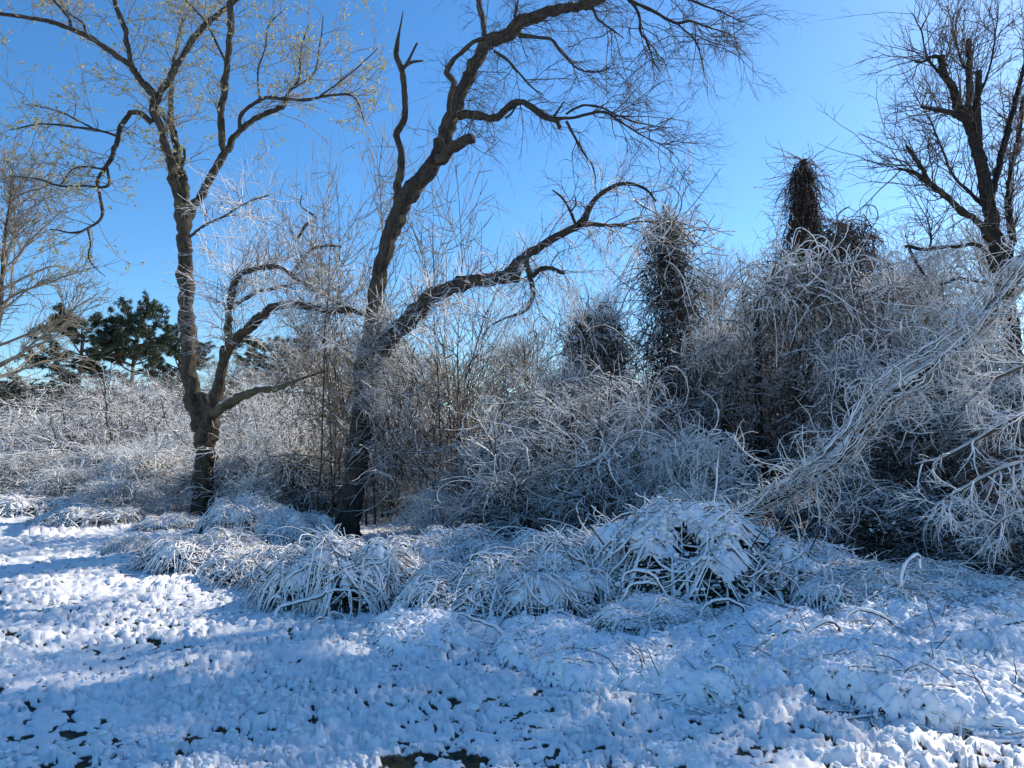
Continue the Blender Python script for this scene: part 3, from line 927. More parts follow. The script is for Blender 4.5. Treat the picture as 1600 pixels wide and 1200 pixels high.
def proto_cap(seed, H=.62, n=430, n_low=90, rad=.0125, leafy=1400, twigs=600, arcs=30, K=12, stems=300, arch=.10, lumps=1000, cake=700, dots=200, cover=.62):
    """mound of snow-thick canes that drape over one another and follow the mound down to the ground"""
    rng = np.random.default_rng(seed)
    sx = rng.random(2) * 40

    def hgt(x, y):
        rho = np.hypot(x, y)
        e = .82 + .36 * vnoise(x + sx[0], y + sx[1], .45, 61)
        return H * np.clip(1 - (rho / e) ** 2, 0, 1) ** .62 * (.72 + .5 * vnoise(x + sx[1], y + sx[0], .30, 62))

    def drape(m, lay, r, ar):
        a = rng.random(m) * 6.283
        rho = .85 * rng.random(m) ** .65
        x, y = np.cos(a) * rho, np.sin(a) * rho
        th_ = a + rng.normal(size=m) * np.where(rng.random(m) < .7, .6, 2.0)
        om = rng.normal(size=m) * .22
        L = .35 + .75 * rng.random(m)
        X = np.zeros((m, K, 3))
        hump = ar * rng.random(m) ** 2
        for k in range(K):
            t = k / (K - 1)
            X[:, k, 0], X[:, k, 1] = x, y
            X[:, k, 2] = hgt(x, y) * lay + hump * math.sin(math.pi * t) + .008
            th_ = th_ + om + rng.normal(size=m) * .12
            x, y = x + np.cos(th_) * L / (K - 1), y + np.sin(th_) * L / (K - 1)
        X += rng.normal(size=X.shape) * .006
        Rr = r * (.35 + 1.0 * rng.random((m, 1)) ** 1.3) * (1 + .75 * (rng.random((m, K)) - .5)) * np.linspace(1, .6, K)[None]
        return X, Rr
    P, R = drape(n, 1.0, rad, arch)
    P2, R2 = drape(n_low, .8, rad * .8, .03)
    R3 = R[:, :, None] * (1 + .7 * (rng.random((n, K, 5)) - .5))
    g = Geo().tubes(P, R3, 5).tubes(P2, R2, 3)
    out = [('canes', g.mesh('canes', M['cane']), 'stuff')]
    p, d, r, t = spawn(rng, P, R, lumps, 0, 1, .5)
    sz = rad * (.5 + 1.6 * rng.random(lumps) ** 2)
    p = p + rng.normal(size=p.shape) * [.03, .03, .02] + np.array([0, 0, .5]) * sz[:, None]
    out.append(('snow_lumps', Geo().blobs(p, sz, rng, .85).mesh('snow_lumps', M['clump_white']), 'stuff'))
    if cover:                                   # sheet of snow over the crest, sinking into the canes at its ragged edge
        N = 124
        u = np.linspace(-1.05, 1.05, N)
        x, y = np.meshgrid(u, u)
        hb = hgt(x, y)
        m = hb / H - cover + .75 * (vnoise(x + 5, y + 5, .17, 65) * .6 + vnoise(x + 5, y + 5, .06, 66) * .4 - .5)
        ok = (m > 0) & (hb > .02)
        z = hb * .98 + .050 * domes(x + 7 + .1 * vnoise(x + 3, y + 3, .1, 69), y + 7, .11, 67) + .026 * domes(x + 7, y + 7, .06, 68) - .07 * sstep(.20, 0, m)
        q = (np.arange(N - 1)[:, None] * N + np.arange(N - 1)[None]).ravel()
        keep = (ok.ravel()[q] & ok.ravel()[q + 1] & ok.ravel()[q + N] & ok.ravel()[q + N + 1])
        q = q[keep]
        F = np.stack([q, q + 1, q + N + 1, q + N], -1)
        used, inv = np.unique(F, return_inverse=True)
        V_ = np.stack([x, y, z], -1).reshape(-1, 3)[used]
        out.append(('snow_blanket', mesh_from('snow_blanket', V_, inv.reshape(-1, 4), M['clump_white']), 'stuff'))
    if cake:                                    # snow that has run together on the crest
        a = rng.random(cake * 3) * 6.283
        rho = np.sqrt(rng.random(cake * 3)) * .9
        x, y = np.cos(a) * rho, np.sin(a) * rho
        z = hgt(x, y)
        k = np.argsort(-z / H - .35 * vnoise(x + 9, y + 9, .16, 64))[:cake]
        sz = .010 + .024 * rng.random(cake) ** 1.5
        g2 = Geo().blobs(np.stack([x, y, z + .012], 1)[k] + rng.normal(size=(cake, 3)) * .012, sz, rng, .75)
        out.append(('snow_cap', g2.mesh('snow_cap', M['clump_white']), 'stuff'))
    if dots:                                    # leaves that carry their own little load of snow
        a = rng.random(dots) * 6.283
        rho = np.sqrt(rng.random(dots)) * .95
        x, y = np.cos(a) * rho, np.sin(a) * rho
        z = hgt(x, y) * (.25 + .75 * rng.random(dots))
        g2 = Geo().blobs(np.stack([x, y, z], 1), .008 + .010 * rng.random(dots), rng, .7)
        out.append(('snowy_leaves', g2.mesh('snowy_leaves', M['clump']), 'stuff'))
    p, d, r, t = spawn(rng, P, R, twigs, .2, 1, .9, .3, (0, 0, .15))
    Pt, Rt = grow(rng, p, d, .05 + .2 * rng.random(twigs), rad * .5, 5, .15, -.12, .6, .8, .2)
    Pt[..., 2] = np.maximum(Pt[..., 2], .01)
    a = rng.random(arcs) * 6.283
    q = np.stack([np.cos(a) * .6 * rng.random(arcs), np.sin(a) * .6 * rng.random(arcs), 0 * a], 1)
    q[:, 2] = hgt(q[:, 0], q[:, 1])
    Pa, Ra = grow(rng, q, np.stack([np.cos(a), np.sin(a), .6 + .5 * rng.random(arcs)], 1), .4 + .5 * rng.random(arcs), rad * .55, 12, .05, -.17, .6, .5, .08)
    Pa[..., 2] = np.maximum(Pa[..., 2], .01)
    out.append(('sprays', Geo().tubes(Pt, Rt, 4).tubes(Pa, Ra, 4).mesh('sprays', M['cane_thin']), 'stuff'))
    m = leafy
    a = rng.random(m) * 6.283
    rho = np.sqrt(rng.random(m)) * .95
    x, y = np.cos(a) * rho, np.sin(a) * rho
    z = hgt(x, y) * (.15 + .75 * rng.random(m))
    out.append(('leaves', Geo().leaves(np.stack([x, y, z], 1), rng.normal(size=(m, 3)) + [0, 0, -.2], .04 + .04 * rng.random(m), .024, rng, .3).mesh('leaves', M['dark_leaf'], False), 'stuff'))
    m = stems
    a = rng.random(m) * 6.283
    rho = np.sqrt(rng.random(m)) * .85
    x, y = np.cos(a) * rho, np.sin(a) * rho
    z = hgt(x, y) * .75 * rng.random(m)
    Pd, Rd = grow(rng, np.stack([x, y, z], 1), rng.normal(size=(m, 3)) * [1, 1, .6], .2 + .4 * rng.random(m), .007, 5, .2, -.06, .6)
    Pd[..., 2] = np.clip(Pd[..., 2], .01, None)
    out.append(('dead_stems', Geo().tubes(Pd, Rd, 3).mesh('dead_stems', M['vine_brown']), 'stuff'))
    return out


def proto_shrub(seed, H=3.0, stems=14, n2=200, n3=900, n4=1200, vines=120, mat='shrub_twig', spread=.45, droop=-.02, r=.02, wig=.12, curl=.10, tw=.0072):
    """upright tangled shrub, 1 unit = 1 metre, height about H"""
    rng = np.random.default_rng(seed)
    p = rng.normal(size=(stems, 3)) * [.3, .3, 0]
    d = rng.normal(size=(stems, 3)) * spread + [0, 0, 1]
    P1, R1 = grow(rng, p, d, H * (.75 + .35 * rng.random(stems)), r * (.6 + .8 * rng.random(stems)), 12, .12, .01, .3)
    out = [('stems', Geo().tubes(P1, R1, 6).mesh('stems', M['vine_brown']), 'stuff')]
    g = Geo()
    p, d, rr, t = spawn(rng, P1, R1, n2, .12, 1, .8, .3)
    P2, R2 = grow(rng, p, d, (.35 + .9 * rng.random(n2)) * H / 3, np.minimum(.011, rr), 8, wig, droop, .4, 0, curl)
    g.tubes(P2, R2, 3)
    p, d, rr, t = spawn(rng, P2, R2, n3, .15, 1, .8, .3)
    P3, R3 = grow(rng, p, d, (.2 + .5 * rng.random(n3)) * H / 3, np.minimum(.0095, rr), 6, wig, droop * 1.5, .5, 0, curl)
    g.tubes(P3, R3, 3)
    p, d, rr, t = spawn(rng, P3, R3, n4, .15, 1, .8, .3)
    P4, R4 = grow(rng, p, d, (.1 + .25 * rng.random(n4)) * H / 3, tw, 4, wig, droop * 2, .6, 0, curl)
    g.tubes(P4, R4, 3)
    out.append(('twigs', g.mesh('twigs', M[mat]), 'stuff'))
    if vines:
        i = rng.integers(0, n2, vines)
        a = P2[i, -1]
        Pv, Rv = grow(rng, a, rng.normal(size=(vines, 3)) + [0, 0, .3], H * (.2 + .4 * rng.random(vines)), .007 + .006 * rng.random(vines), 13, .1, -.12, .7, .4, .2)
        Pv[..., 2] = np.maximum(Pv[..., 2], .02)
        out.append(('vines', Geo().tubes(Pv, Rv, 4).mesh('vines', M['vine_mixed']), 'stuff'))
    return out


def proto_drape(seed, H=4.0, R=1.5, n=600, mat='vine_mixed', hang=(.5, 1.6), side=2200, leafy=0, top=170, topmat='cane_thin', rad=.010, tip=0.0, dark=450, out_=.6, curl=.15, grav=-.12, sl=(.12, .57), sg=-.05, low_=.25, dj=.6, litter=350):
    """a small tree buried under vines: loops on top, a tangled curtain below, dark stems inside"""
    rng = np.random.default_rng(seed)
    out = []
    st = np.array([[0, 0, 0], [.15, .1, 0], [-.2, .05, 0]])
    P1, R1 = grow(rng, st, rng.normal(size=(3, 3)) * (.03 if tip else .12) + [0, 0, 1], H * np.array([.98 if tip else .82, .7, .65]), np.array([.07, .04, .035]), 12, .012 if tip else .07, .02, .4)
    if tip:
        P1[..., :2] *= .2
        P1[..., 2] *= .985
    out.append(('trunk', Geo().tubes(P1, R1, 8).mesh('trunk', M['vine_brown']), None))

    def pts(m, lo):
        a = rng.random(m) * 6.283
        q = rng.random(m)
        f = lo + (1 - lo) * rng.random(m) ** .8              # height on the plant
        rr = R * (np.sqrt(np.clip(1 - ((f - .35) / .68) ** 2, .02, 1)) if not tip else np.clip(1.02 - f, .03, 1))
        rr = rr * (.35 + 1.25 * vnoise(np.cos(a) * .8 + 9 + seed, np.sin(a) * .8 + f * 2.6 + 9, .55, 63))
        rho = rr * np.sqrt(q) * .95
        return np.stack([np.cos(a) * rho, np.sin(a) * rho, H * f * .97], 1), a
    p, a = pts(n, low_)
    d = np.stack([np.cos(a), np.sin(a), .3 + 0 * a], 1) * out_ + rng.normal(size=(n, 3)) * dj - [0, 0, .6 - dj]
    L = hang[0] + (hang[1] - hang[0]) * rng.random(n)
    P, Rr = grow(rng, p, d, L, rad * (.5 + .8 * rng.random(n)), 13, .10, grav, .6, .3, curl)
    P[..., 2] = np.maximum(P[..., 2], .02)
    out.append(('vines', Geo().tubes(P, Rr, 3).mesh('vines', M[mat]), 'stuff'))
    p, d, r, t = spawn(rng, P, Rr, side, .05, 1, .9, .3)
    P2, R2 = grow(rng, p, d, sl[0] + (sl[1] - sl[0]) * rng.random(side), rad * .55, 6, .2, sg, .6, 0, curl)
    P2[..., 2] = np.maximum(P2[..., 2], .02)
    out.append(('twigs', Geo().tubes(P2, R2, 3).mesh('twigs', M[mat]), 'stuff'))
    if dark:
        p, a = pts(dark, max(.1, low_ - .1))
        p[:, :2] *= .85
        Pd, Rd = grow(rng, p, rng.normal(size=(dark, 3)) * .7 + [0, 0, -.6], .4 + 1.0 * rng.random(dark), .009, 8, .15, -.05, .6, 0, .12)
        Pd[..., 2] = np.maximum(Pd[..., 2], .02)
        out.append(('dead_stems', Geo().tubes(Pd, Rd, 3).mesh('dead_stems', M['vine_brown']), 'stuff'))
    if top:
        p, a = pts(top, .8)
        Pt, Rt = grow(rng, p, rng.normal(size=(top, 3)) * [1, 1, .3] + [0, 0, .4], .6 + 1.2 * rng.random(top), rad * (.9 + .7 * rng.random(top)), 12, .08, -.14, .6, .5, .22)
        out.append(('canes', Geo().tubes(Pt, Rt, 4).mesh('canes', M[topmat]), 'stuff'))
    p, a = pts(litter, .2)
    out.append(('dead_leaves', Geo().leaves(p, rng.normal(size=(litter, 3)) + [0, 0, -.6], .04 + .04 * rng.random(litter), .02, rng, .5).mesh('dead_leaves', M['dead_leaf'], False), 'stuff'))
    if leafy:
        p, a = pts(leafy, .15)
        out.append(('leaves', Geo().leaves(p, rng.normal(size=(leafy, 3)) + [0, 0, -.5], .05 + .06 * rng.random(leafy), .024, rng, .3).mesh('leaves', M['dark_leaf'], False), 'stuff'))
    return out


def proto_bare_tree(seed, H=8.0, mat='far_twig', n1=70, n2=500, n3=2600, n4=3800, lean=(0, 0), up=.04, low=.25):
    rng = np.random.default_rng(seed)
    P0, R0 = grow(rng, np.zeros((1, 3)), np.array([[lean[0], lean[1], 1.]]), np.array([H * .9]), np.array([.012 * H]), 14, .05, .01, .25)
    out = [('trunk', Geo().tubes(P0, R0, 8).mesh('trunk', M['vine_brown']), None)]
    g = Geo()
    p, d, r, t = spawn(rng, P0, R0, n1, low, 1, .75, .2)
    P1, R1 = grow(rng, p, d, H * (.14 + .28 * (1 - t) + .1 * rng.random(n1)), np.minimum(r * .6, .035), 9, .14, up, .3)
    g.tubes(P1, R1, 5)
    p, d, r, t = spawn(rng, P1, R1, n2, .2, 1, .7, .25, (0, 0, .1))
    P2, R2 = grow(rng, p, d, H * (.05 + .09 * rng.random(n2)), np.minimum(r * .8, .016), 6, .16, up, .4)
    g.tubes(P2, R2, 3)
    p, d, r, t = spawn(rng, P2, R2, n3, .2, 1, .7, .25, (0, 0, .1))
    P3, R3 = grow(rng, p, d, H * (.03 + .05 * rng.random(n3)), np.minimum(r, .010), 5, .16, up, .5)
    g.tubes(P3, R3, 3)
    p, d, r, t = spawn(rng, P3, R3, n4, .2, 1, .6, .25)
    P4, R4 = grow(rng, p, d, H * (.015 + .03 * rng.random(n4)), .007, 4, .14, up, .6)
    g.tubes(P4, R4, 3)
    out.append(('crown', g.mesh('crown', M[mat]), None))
    return out, P3, P4


def proto_pine(seed, H=9.0, crown_from=.62, n1=30, tufts=3000, flat=.5, rmax=2.1):
    rng = np.random.default_rng(seed)
    P0, R0 = grow(rng, np.zeros((1, 3)), np.array([[0.02, 0, 1.]]), np.array([H * .97]), np.array([.16]), 12, .035, .01, .3)
    out = [('trunk', Geo().tubes(P0, R0, 9).mesh('trunk', M['bark_plain']), None)]
    p, d, r, t = spawn(rng, P0, R0, n1, crown_from, 1, 1.25, .15)
    f = (t - crown_from) / (1 - crown_from)
    L = rmax * (.35 + .65 * np.sqrt(np.clip(1 - (f - .35) ** 2 / .5, .05, 1))) * (.7 + .45 * rng.random(n1))
    P1, R1 = grow(rng, p, d, L, .05 + 0 * L, 8, .13, .05, .3)
    g = Geo().tubes(P1, R1, 5)
    p, d, r, t = spawn(rng, P1, R1, n1 * 9, .3, 1, .8, .3, (0, 0, .25))
    P2, R2 = grow(rng, p, d, .25 + .55 * rng.random(n1 * 9), .018, 5, .15, .08, .4)
    g.tubes(P2, R2, 3)
    out.append(('branches', g.mesh('branches', M['bark_plain']), None))
    # needle tufts: many narrow blades
    i = rng.integers(0, len(P2), tufts)
    k = rng.integers(2, 5, tufts)
    c = P2[i, k] + rng.normal(size=(tufts, 3)) * .03
    m_ = 11
    C = np.repeat(c, m_, 0) + rng.normal(size=(tufts * m_, 3)) * .015
    D = rng.normal(size=(tufts * m_, 3)) + [0, 0, .45]
    out.append(('needles', Geo().leaves(C, D, .13 + .10 * rng.random(len(C)), .017, rng, .3).mesh('needles', M['needle'], False), 'stuff'))
    return out


M['bark_plain'] = plain('bark_plain', (.05, .038, .03), (.12, .09, .07), 5)

MOUND = [None, proto_cap(12), proto_cap(13, H=.72, n=230, leafy=3200, arcs=14, rad=.0115, lumps=1000, cake=1800, dots=2200, cover=.70),
         None,
         proto_cap(15, H=.34, n=110, n_low=30, rad=.016, leafy=500, cake=900, dots=400, arcs=0, arch=.06, stems=60, twigs=18, lumps=900, cover=.16)]
SHRUB = [proto_shrub(21, mat='cane_thin', spread=.55, droop=-.04), None,
         proto_shrub(24, H=3.0, stems=12, spread=.5, droop=-.05, vines=120, mat='vine_mixed')]
DRAPE = [None, proto_drape(32, R=1.9, n=650, top=300), proto_drape(33, leafy=4500, n=420, R=1.3, dark=900)]
HOLLOW = proto_drape(38, H=1.6, R=1.1, mat='vine_mixed', n=420, side=1500, leafy=4000, dark=900, top=40, hang=(.3, .9), rad=.009, sl=(.1, .4))
COLUMN = proto_drape(35, H=4.0, R=.40, n=420, top=70, mat='vine_mixed', side=1700, hang=(.2, .6), out_=.8, dark=420, curl=.22, sl=(.08, .35))
FROST = [proto_drape(36, H=1.6, R=1.0, n=480, mat='frost_white', topmat='frost_white', hang=(.3, .9), side=2000, curl=.13, rad=.009, dark=130, litter=60, top=60, leafy=0, sl=(.1, .35), sg=-.10),
         proto_drape(37, H=1.6, R=1.0, n=420, mat='shrub_twig', hang=(.3, 1.0), side=1800, curl=.13, rad=.0085, dark=400, top=60, topmat='cane_thin', sl=(.1, .4), sg=-.06)]
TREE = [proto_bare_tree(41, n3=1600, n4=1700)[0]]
LOWPINE = proto_pine(53, H=6.0, crown_from=.15, n1=38, tufts=1800, rmax=1.7)
PINE = [proto_pine(51), proto_pine(52, H=9, crown_from=.6, n1=36, tufts=3400)]
MARKS = [(30, 'at the far left edge'), (120, 'under the ragged dark pine'), (205, 'under the round-topped pine'), (290, 'behind the forked trunk'), (400, 'behind the mossy low limb'),
         (490, 'between the forked and leaning trees'), (570, 'behind the leaning trunk'), (650, 'below the fork of the broken limb'), (740, 'in the gap below the broken limb'), (840, 'below the tip of the broken limb'),
         (940, 'under the ivy-leaved tangle'), (1040, 'under the tall smothered trunk'), (1130, 'left of the thin dark trunk'), (1210, 'right of the thin dark trunk'), (1290, 'below the pointed snag'),
         (1370, 'below the brown hump'), (1450, 'behind the fallen trunk'), (1540, 'under the dark bare tree'), (1630, 'at the right edge')]


def mark(px):
    return min(MARKS, key=lambda m: abs(m[0] - px))[1]


rngp = np.random.default_rng(7)
G = lambda x, y: (x, y, th(x, y) - .03)


def place(proto, h0, name, px, Y, topy, width, label, cat, group=None, w0=1.0, rz=None, base=None, tall=0.0, minz=.15):
    """stand a prototype (height h0, half width w0) so that its top reaches photo row topy at distance Y; width in photo pixels"""
    p = at(px, 690, Y)
    x, y = p[0], Y
    z0 = th(x, y) - .03 if base is None else base
    top = at(px, topy, Y)[2]
    sz = max(minz, (top - z0) / h0)
    sw = max(width / FPX * Y / (2 * w0), tall * sz)
    return put(proto, name, (x, y, z0), label, cat, group, rngp.random() * 6.28 if rz is None else rz, (sw, sw, sz))


# ---- bramble mounds along the edge of the field, each one seen
mounds = [
    # proto, px, Y, topy, width, label
    (1, 548, 7.9, 842, 230, 'bright sunlit mound of arching snowy canes before the leaning tree'),
    (1, 745, 7.3, 878, 250, 'low blue-shaded mound of snowy canes right of the sunlit mound'),
    (2, 1045, 7.9, 790, 380, 'biggest snow-capped bramble with a black leafy hollow in its front'),
    (2, 1020, 6.3, 940, 240, 'rounded snowy leafy hummock in front of the biggest bramble'),
    (2, 1275, 7.6, 858, 260, 'snow-caked bramble below the foot of the fallen trunk'),
    (1, 1420, 7.4, 880, 240, 'low snowy bramble bank under the dark hollow on the right'),
    (1, 330, 10.3, 832, 190, 'low mound of snowy grass and canes left of the sunlit mound'),
    (1, 420, 9.3, 856, 170, 'small frosty cane mound between the two big trees'),
    (1, 212, 11.6, 838, 80, 'little tuft of arching snowy canes alone at the field edge'),
    (5, 425, 17.8, 700, 150, 'tall pale bramble against the right side of the forked trunk'),
    (5, 225, 18.2, 695, 150, 'tall pale bramble left of the forked trunk'),
    (1, 270, 14.6, 806, 110, 'sunlit bramble hiding the foot of the forked tree'),
    (1, 385, 13.6, 780, 110, 'bright drooping bramble with a clumpy front right of the forked tree'),
    (1, 150, 15.5, 790, 160, 'low spreading snowy bramble at the left field edge'),
    (1, 45, 17.5, 775, 190, 'low snowy mound at the far left field edge'),
    (5, 60, 23, 718, 170, 'bright rounded bramble at the left edge behind the field'),
    (5, 175, 21, 690, 150, 'grey bramble with a shaded left flank before the pines'),
    (5, 700, 19, 635, 190, 'brightest sunlit bush in the gap behind the leaning tree'),
    (5, 680, 12.8, 765, 130, 'shaded frosty bramble at the right foot of the leaning tree'),
    (6, 800, 11.8, 740, 220, 'shaded blue bramble in the middle of the thicket'),
    (6, 930, 11, 700, 220, 'tall shaded bramble behind the biggest snow-capped one'),
    (5, 1080, 11.3, 670, 220, 'arching frosted bramble left of the thin dark trunk'),
    (5, 1090, 9.8, 755, 180, 'sprays of curved snowy canes above the biggest bramble'),
    (1, 850, 9.0, 838, 240, 'low tangled canes in shade left of the biggest bramble'),
    (1, 700, 9.8, 830, 220, 'low tangled canes in shade right of the leaning trunk'),
    (7, 1500, 8.9, 790, 240, 'dark bramble with snowy sprays at the lower right edge'),
    (7, 1380, 9.4, 770, 240, 'dark leafy bramble beneath the fallen trunk'),
    (7, 1590, 7.9, 820, 240, 'black leafy bramble at the right edge above the snowy bank'),
    (6, 1290, 10.8, 720, 200, 'shaded bramble behind the foot of the fallen trunk'),
    (1, 465, 12.2, 800, 110, 'frosty bramble left of the foot of the leaning tree'),
    (6, 470, 16.5, 690, 150, 'pale bramble between the forked tree and leaning tree'),
    (5, 0, 27, 655, 200, 'pale frosted heap closing the far end of the field'),
    (5, 90, 26.5, 660, 200, 'pale frosted heap before the ragged dark pine'),
    (5, 60, 21, 705, 170, 'white frosted heap among the far left brambles'),
    (5, 250, 20, 685, 160, 'bright frosted heap left of the forked trunk'),
    (5, -20, 20, 715, 190, 'white drooping bramble cut by the left edge'),
    (5, 110, 19, 728, 170, 'white drooping bramble second from the left edge'),
    (5, 150, 25, 672, 170, 'pale frosted bramble heap under the pines'),
    (6, 40, 27, 680, 190, 'brownish frosted heap at the foot of the leftmost pine'),
    (5, 300, 22, 672, 170, 'sunlit frosted heap behind the forked trunk'),
    (5, 380, 24, 655, 170, 'pale frosted heap below the mossy low limb'),
    (6, 520, 20, 660, 160, 'frosted heap left of the leaning trunk'),
    (5, 610, 17, 680, 150, 'pale frosted heap behind the vines of the leaning trunk'),
    (6, 760, 14, 690, 180, 'shaded frosted heap below the brightest sunlit bush'),
    (5, 405, 16.2, 745, 120, 'bright frosted bramble just right of the forked trunk base'),
    (5, 190, 16.3, 748, 150, 'bright frosted bramble behind the low spreading one'),
    (6, 1010, 13, 640, 190, 'shaded frosted heap under the tall smothered trunk'),
    (6, 870, 14.5, 640, 170, 'brownish frosted heap in the middle of the wood'),
    (1, 1180, 7.9, 838, 300, 'snow-heavy bramble joining the biggest one to the fallen trunk'),
    (1, 1340, 7.0, 892, 240, 'snow-heavy bramble in the middle of the right bank'),
    (1, 1480, 7.0, 900, 240, 'snow-heavy bramble near the hooked snowy cane'),
    (1, 900, 7.6, 845, 230, 'snow-heavy bramble at the left shoulder of the biggest one'),
    (4, 1130, 5.9, 985, 260, 'white hummock between the rounded leafy hummock and the snowy hoop'),
    (4, 1330, 5.1, 1035, 240, 'low white hummock between the middle and the big lower right one'),
    (4, 960, 5.5, 1040, 220, 'low white hummock left of the middle of the right bank'),
    (4, 1085, 5.15, 1030, 260, 'low white hummock of buried vines in the middle of the right bank'),
    (4, 1290, 5.6, 982, 240, 'low buried-vine hummock with a snowy hoop standing on it'),
    (4, 1440, 4.75, 1062, 270, 'big low hummock with dark gaps at the lower right'),
    (4, 1570, 5.6, 960, 220, 'snow-buried hummock at the right edge of the bank'),
    (4, 1190, 6.4, 955, 240, 'snow-buried vines before the low snow-caked bramble'),
    (4, 1400, 6.5, 925, 240, 'snow-buried vines below the dark hollow on the right'),
    (4, 880, 6.1, 985, 200, 'small white hummock left of the rounded leafy hummock'),
    (4, 690, 6.5, 975, 170, 'snowy canes creeping out onto the field below the blue-shaded mound'),
    (4, 1560, 4.5, 1090, 200, 'half-buried hummock in the lower right corner'),
    (4, 1520, 6.9, 905, 220, 'snow-buried vines under the black leafy bramble'),
    (1, 850, 7.2, 872, 240, 'blue-shaded canes between the low mound and the biggest bramble'),
    (1, 630, 8.3, 868, 190, 'arching canes joining the sunlit and the blue-shaded mound'),
    (1, 480, 8.6, 868, 160, 'frosty canes at the left flank of the sunlit mound'),
    (1, 270, 11.8, 850, 150, 'flat frosted canes at the field edge below the forked tree'),
]
for k, (pi, px, Y, ty, w, lab) in enumerate(mounds):
    H0 = (.75, .62, .72, .8, .36, 1.6, 1.6, 1.6)[pi] * 1.1
    place((MOUND + FROST + [HOLLOW])[pi], H0, 'bramble', px, Y, ty, w * (1.12 if pi in (1, 2, 4) else .85), lab, 'bramble', 'snow-covered brambles', tall=.9 if pi < 5 else .75, minz=.72 if pi == 4 else .15)

# ---- taller shrubs and vine-draped trees
tall = [
    ('D', 1, 1262, 12.6, 412, 310, 'broad dome of snowy vines left of the fallen trunk'),
    ('C', 0, 1048, 16, 330, 110, 'tall narrow trunk smothered in looping vines'),
    ('D', 2, 930, 15.5, 490, 130, 'ivy-leaved tangle hanging beside the broken limb'),
    ('D', 1, 1400, 14.5, 440, 260, 'snowy vine thicket behind the upper fallen trunk'),
    ('D', 1, 1510, 12.3, 520, 220, 'sunlit tangle of vines under the bare tree'),
    ('D', 0, 1130, 14.2, 520, 160, 'shaded vine curtain left of the thin dark trunk'),
    ('D', 1, 1330, 11.6, 560, 200, 'grey vine curtain just behind the fallen trunk'),
    ('D', 0, 880, 14.2, 590, 150, 'grey hanging vines below the broken limb'),
    ('D', 2, 1450, 10.6, 640, 230, 'dark hollow thicket under the fallen trunk'),
    ('D', 1, 1580, 9.6, 600, 220, 'blue shaded snowy vines at the right edge'),
    ('D', 1, 1770, 9.5, 470, 220, 'tall vine thicket added outside the right edge to shade the near snow'),  # added beyond the frame, its height set to shade the right bank
    ('D', 2, 1190, 15.5, 480, 180, 'dark ivy clump behind the thin dark trunk'),
]
for (kd, pi, px, Y, ty, w, lab) in tall:
    place(COLUMN if kd == 'C' else DRAPE[pi] or DRAPE[1], 3.95, 'vine_thicket', px, Y, ty, w, lab, 'vines', 'vine-smothered trees', (2.15, 2.15, 1.6)[pi] if kd == 'D' else .6, tall=.6 if kd == 'D' else .5)

shrubs = [
    (2, 650, 16, 570, 120, 'tall wispy shrub right behind the leaning trunk'),
    (2, 800, 17, 535, 170, 'tall brownish shrub in the middle gap'),
    (1, 860, 12.8, 620, 180, 'frosted shrub with drooping twigs under the broken limb'),
    (0, 990, 12.5, 610, 180, 'tall frosted shrub left of the dome of vines'),
    (2, 1140, 14.2, 580, 160, 'frosted shrub before the thin dark trunk'),
    (2, 1245, 14.4, 600, 180, 'shaded drooping shrub below the dome of vines'),
    (0, 480, 18, 600, 160, 'thin pale shrub between the two big trees'),
    (2, 590, 19, 600, 130, 'pale shrub behind the leaning trunk'),
    (1, 200, 24, 640, 170, 'bushy frosted shrub below the round-topped pine'),
    (1, 90, 27, 660, 150, 'greyish shrub under the dark pines'),
    (0, 410, 21, 610, 140, 'sunlit wispy shrub behind the low snowy limb'),
    (1, 1430, 12.6, 500, 200, 'frosted shrub behind the leaning fallen trunk'),
    (2, 1570, 11, 560, 200, 'snowy shrub before the bare tree'),
]
for (pi, px, Y, ty, w, lab) in shrubs:
    place(SHRUB[pi] or SHRUB[0], 3.0, 'snowy_shrub', px, Y, ty, w, lab, 'shrub', 'tall frosted shrubs', 1.2, tall=.6)

# ---- the vine-smothered snag against the sky
SPIRE = proto_drape(61, H=8.6, R=2.1, n=1000, mat='vine_brown', hang=(.4, 1.4), side=2200, top=0, tip=1.0, rad=.012, out_=.15, curl=.06, grav=-.38, dark=900, sl=(.06, .26), sg=-.25, low_=.55, dj=.22)
HUMP = proto_drape(62, H=7.4, R=1.25, n=700, mat='vine_brown', hang=(.4, 1.3), side=1700, top=40, topmat='vine_brown', rad=.012, out_=.3, curl=.14, grav=-.25, dark=600, sl=(.1, .4), sg=-.15, low_=.5)
place(SPIRE, 8.5, 'vine_snag', 1268, 19, 238, 118, 'dark pointed snag wrapped in dead vines against the sky', 'dead tree', None, .95)
place(HUMP, 7.4, 'vine_snag', 1335, 19.4, 332, 120, 'shorter brown vine-wrapped hump right of the pointed snag', 'dead tree', None, .98)

rg = np.random.default_rng(66)
b = at(1268, 300, 19)
n = 20
q = np.stack([b[0] + rg.normal(size=n) * .22, 19 + rg.normal(size=n) * .2, at(0, 250, 19)[2] - 2.4 * rg.random(n)], 1)
sn = [o_ for o_ in bpy.data.objects if o_.name == 'vine_snag'][0]
Pw, Rw = grow(rg, q, rg.normal(size=(n, 3)) * [1, 1, .4] + [0, 0, .2], .4 + .8 * rg.random(n), .005, 12, .04, -.17, .4, 0, .16)
wo_ = part('wisps', Geo().tubes(Pw - b, Rw, 3).mesh('wisps', M['vine_brown']), sn, 'stuff')
wo_.matrix_parent_inverse = (__import__('mathutils').Matrix.LocRotScale(sn.location, sn.rotation_euler, sn.scale)).inverted()
wo_.location = b

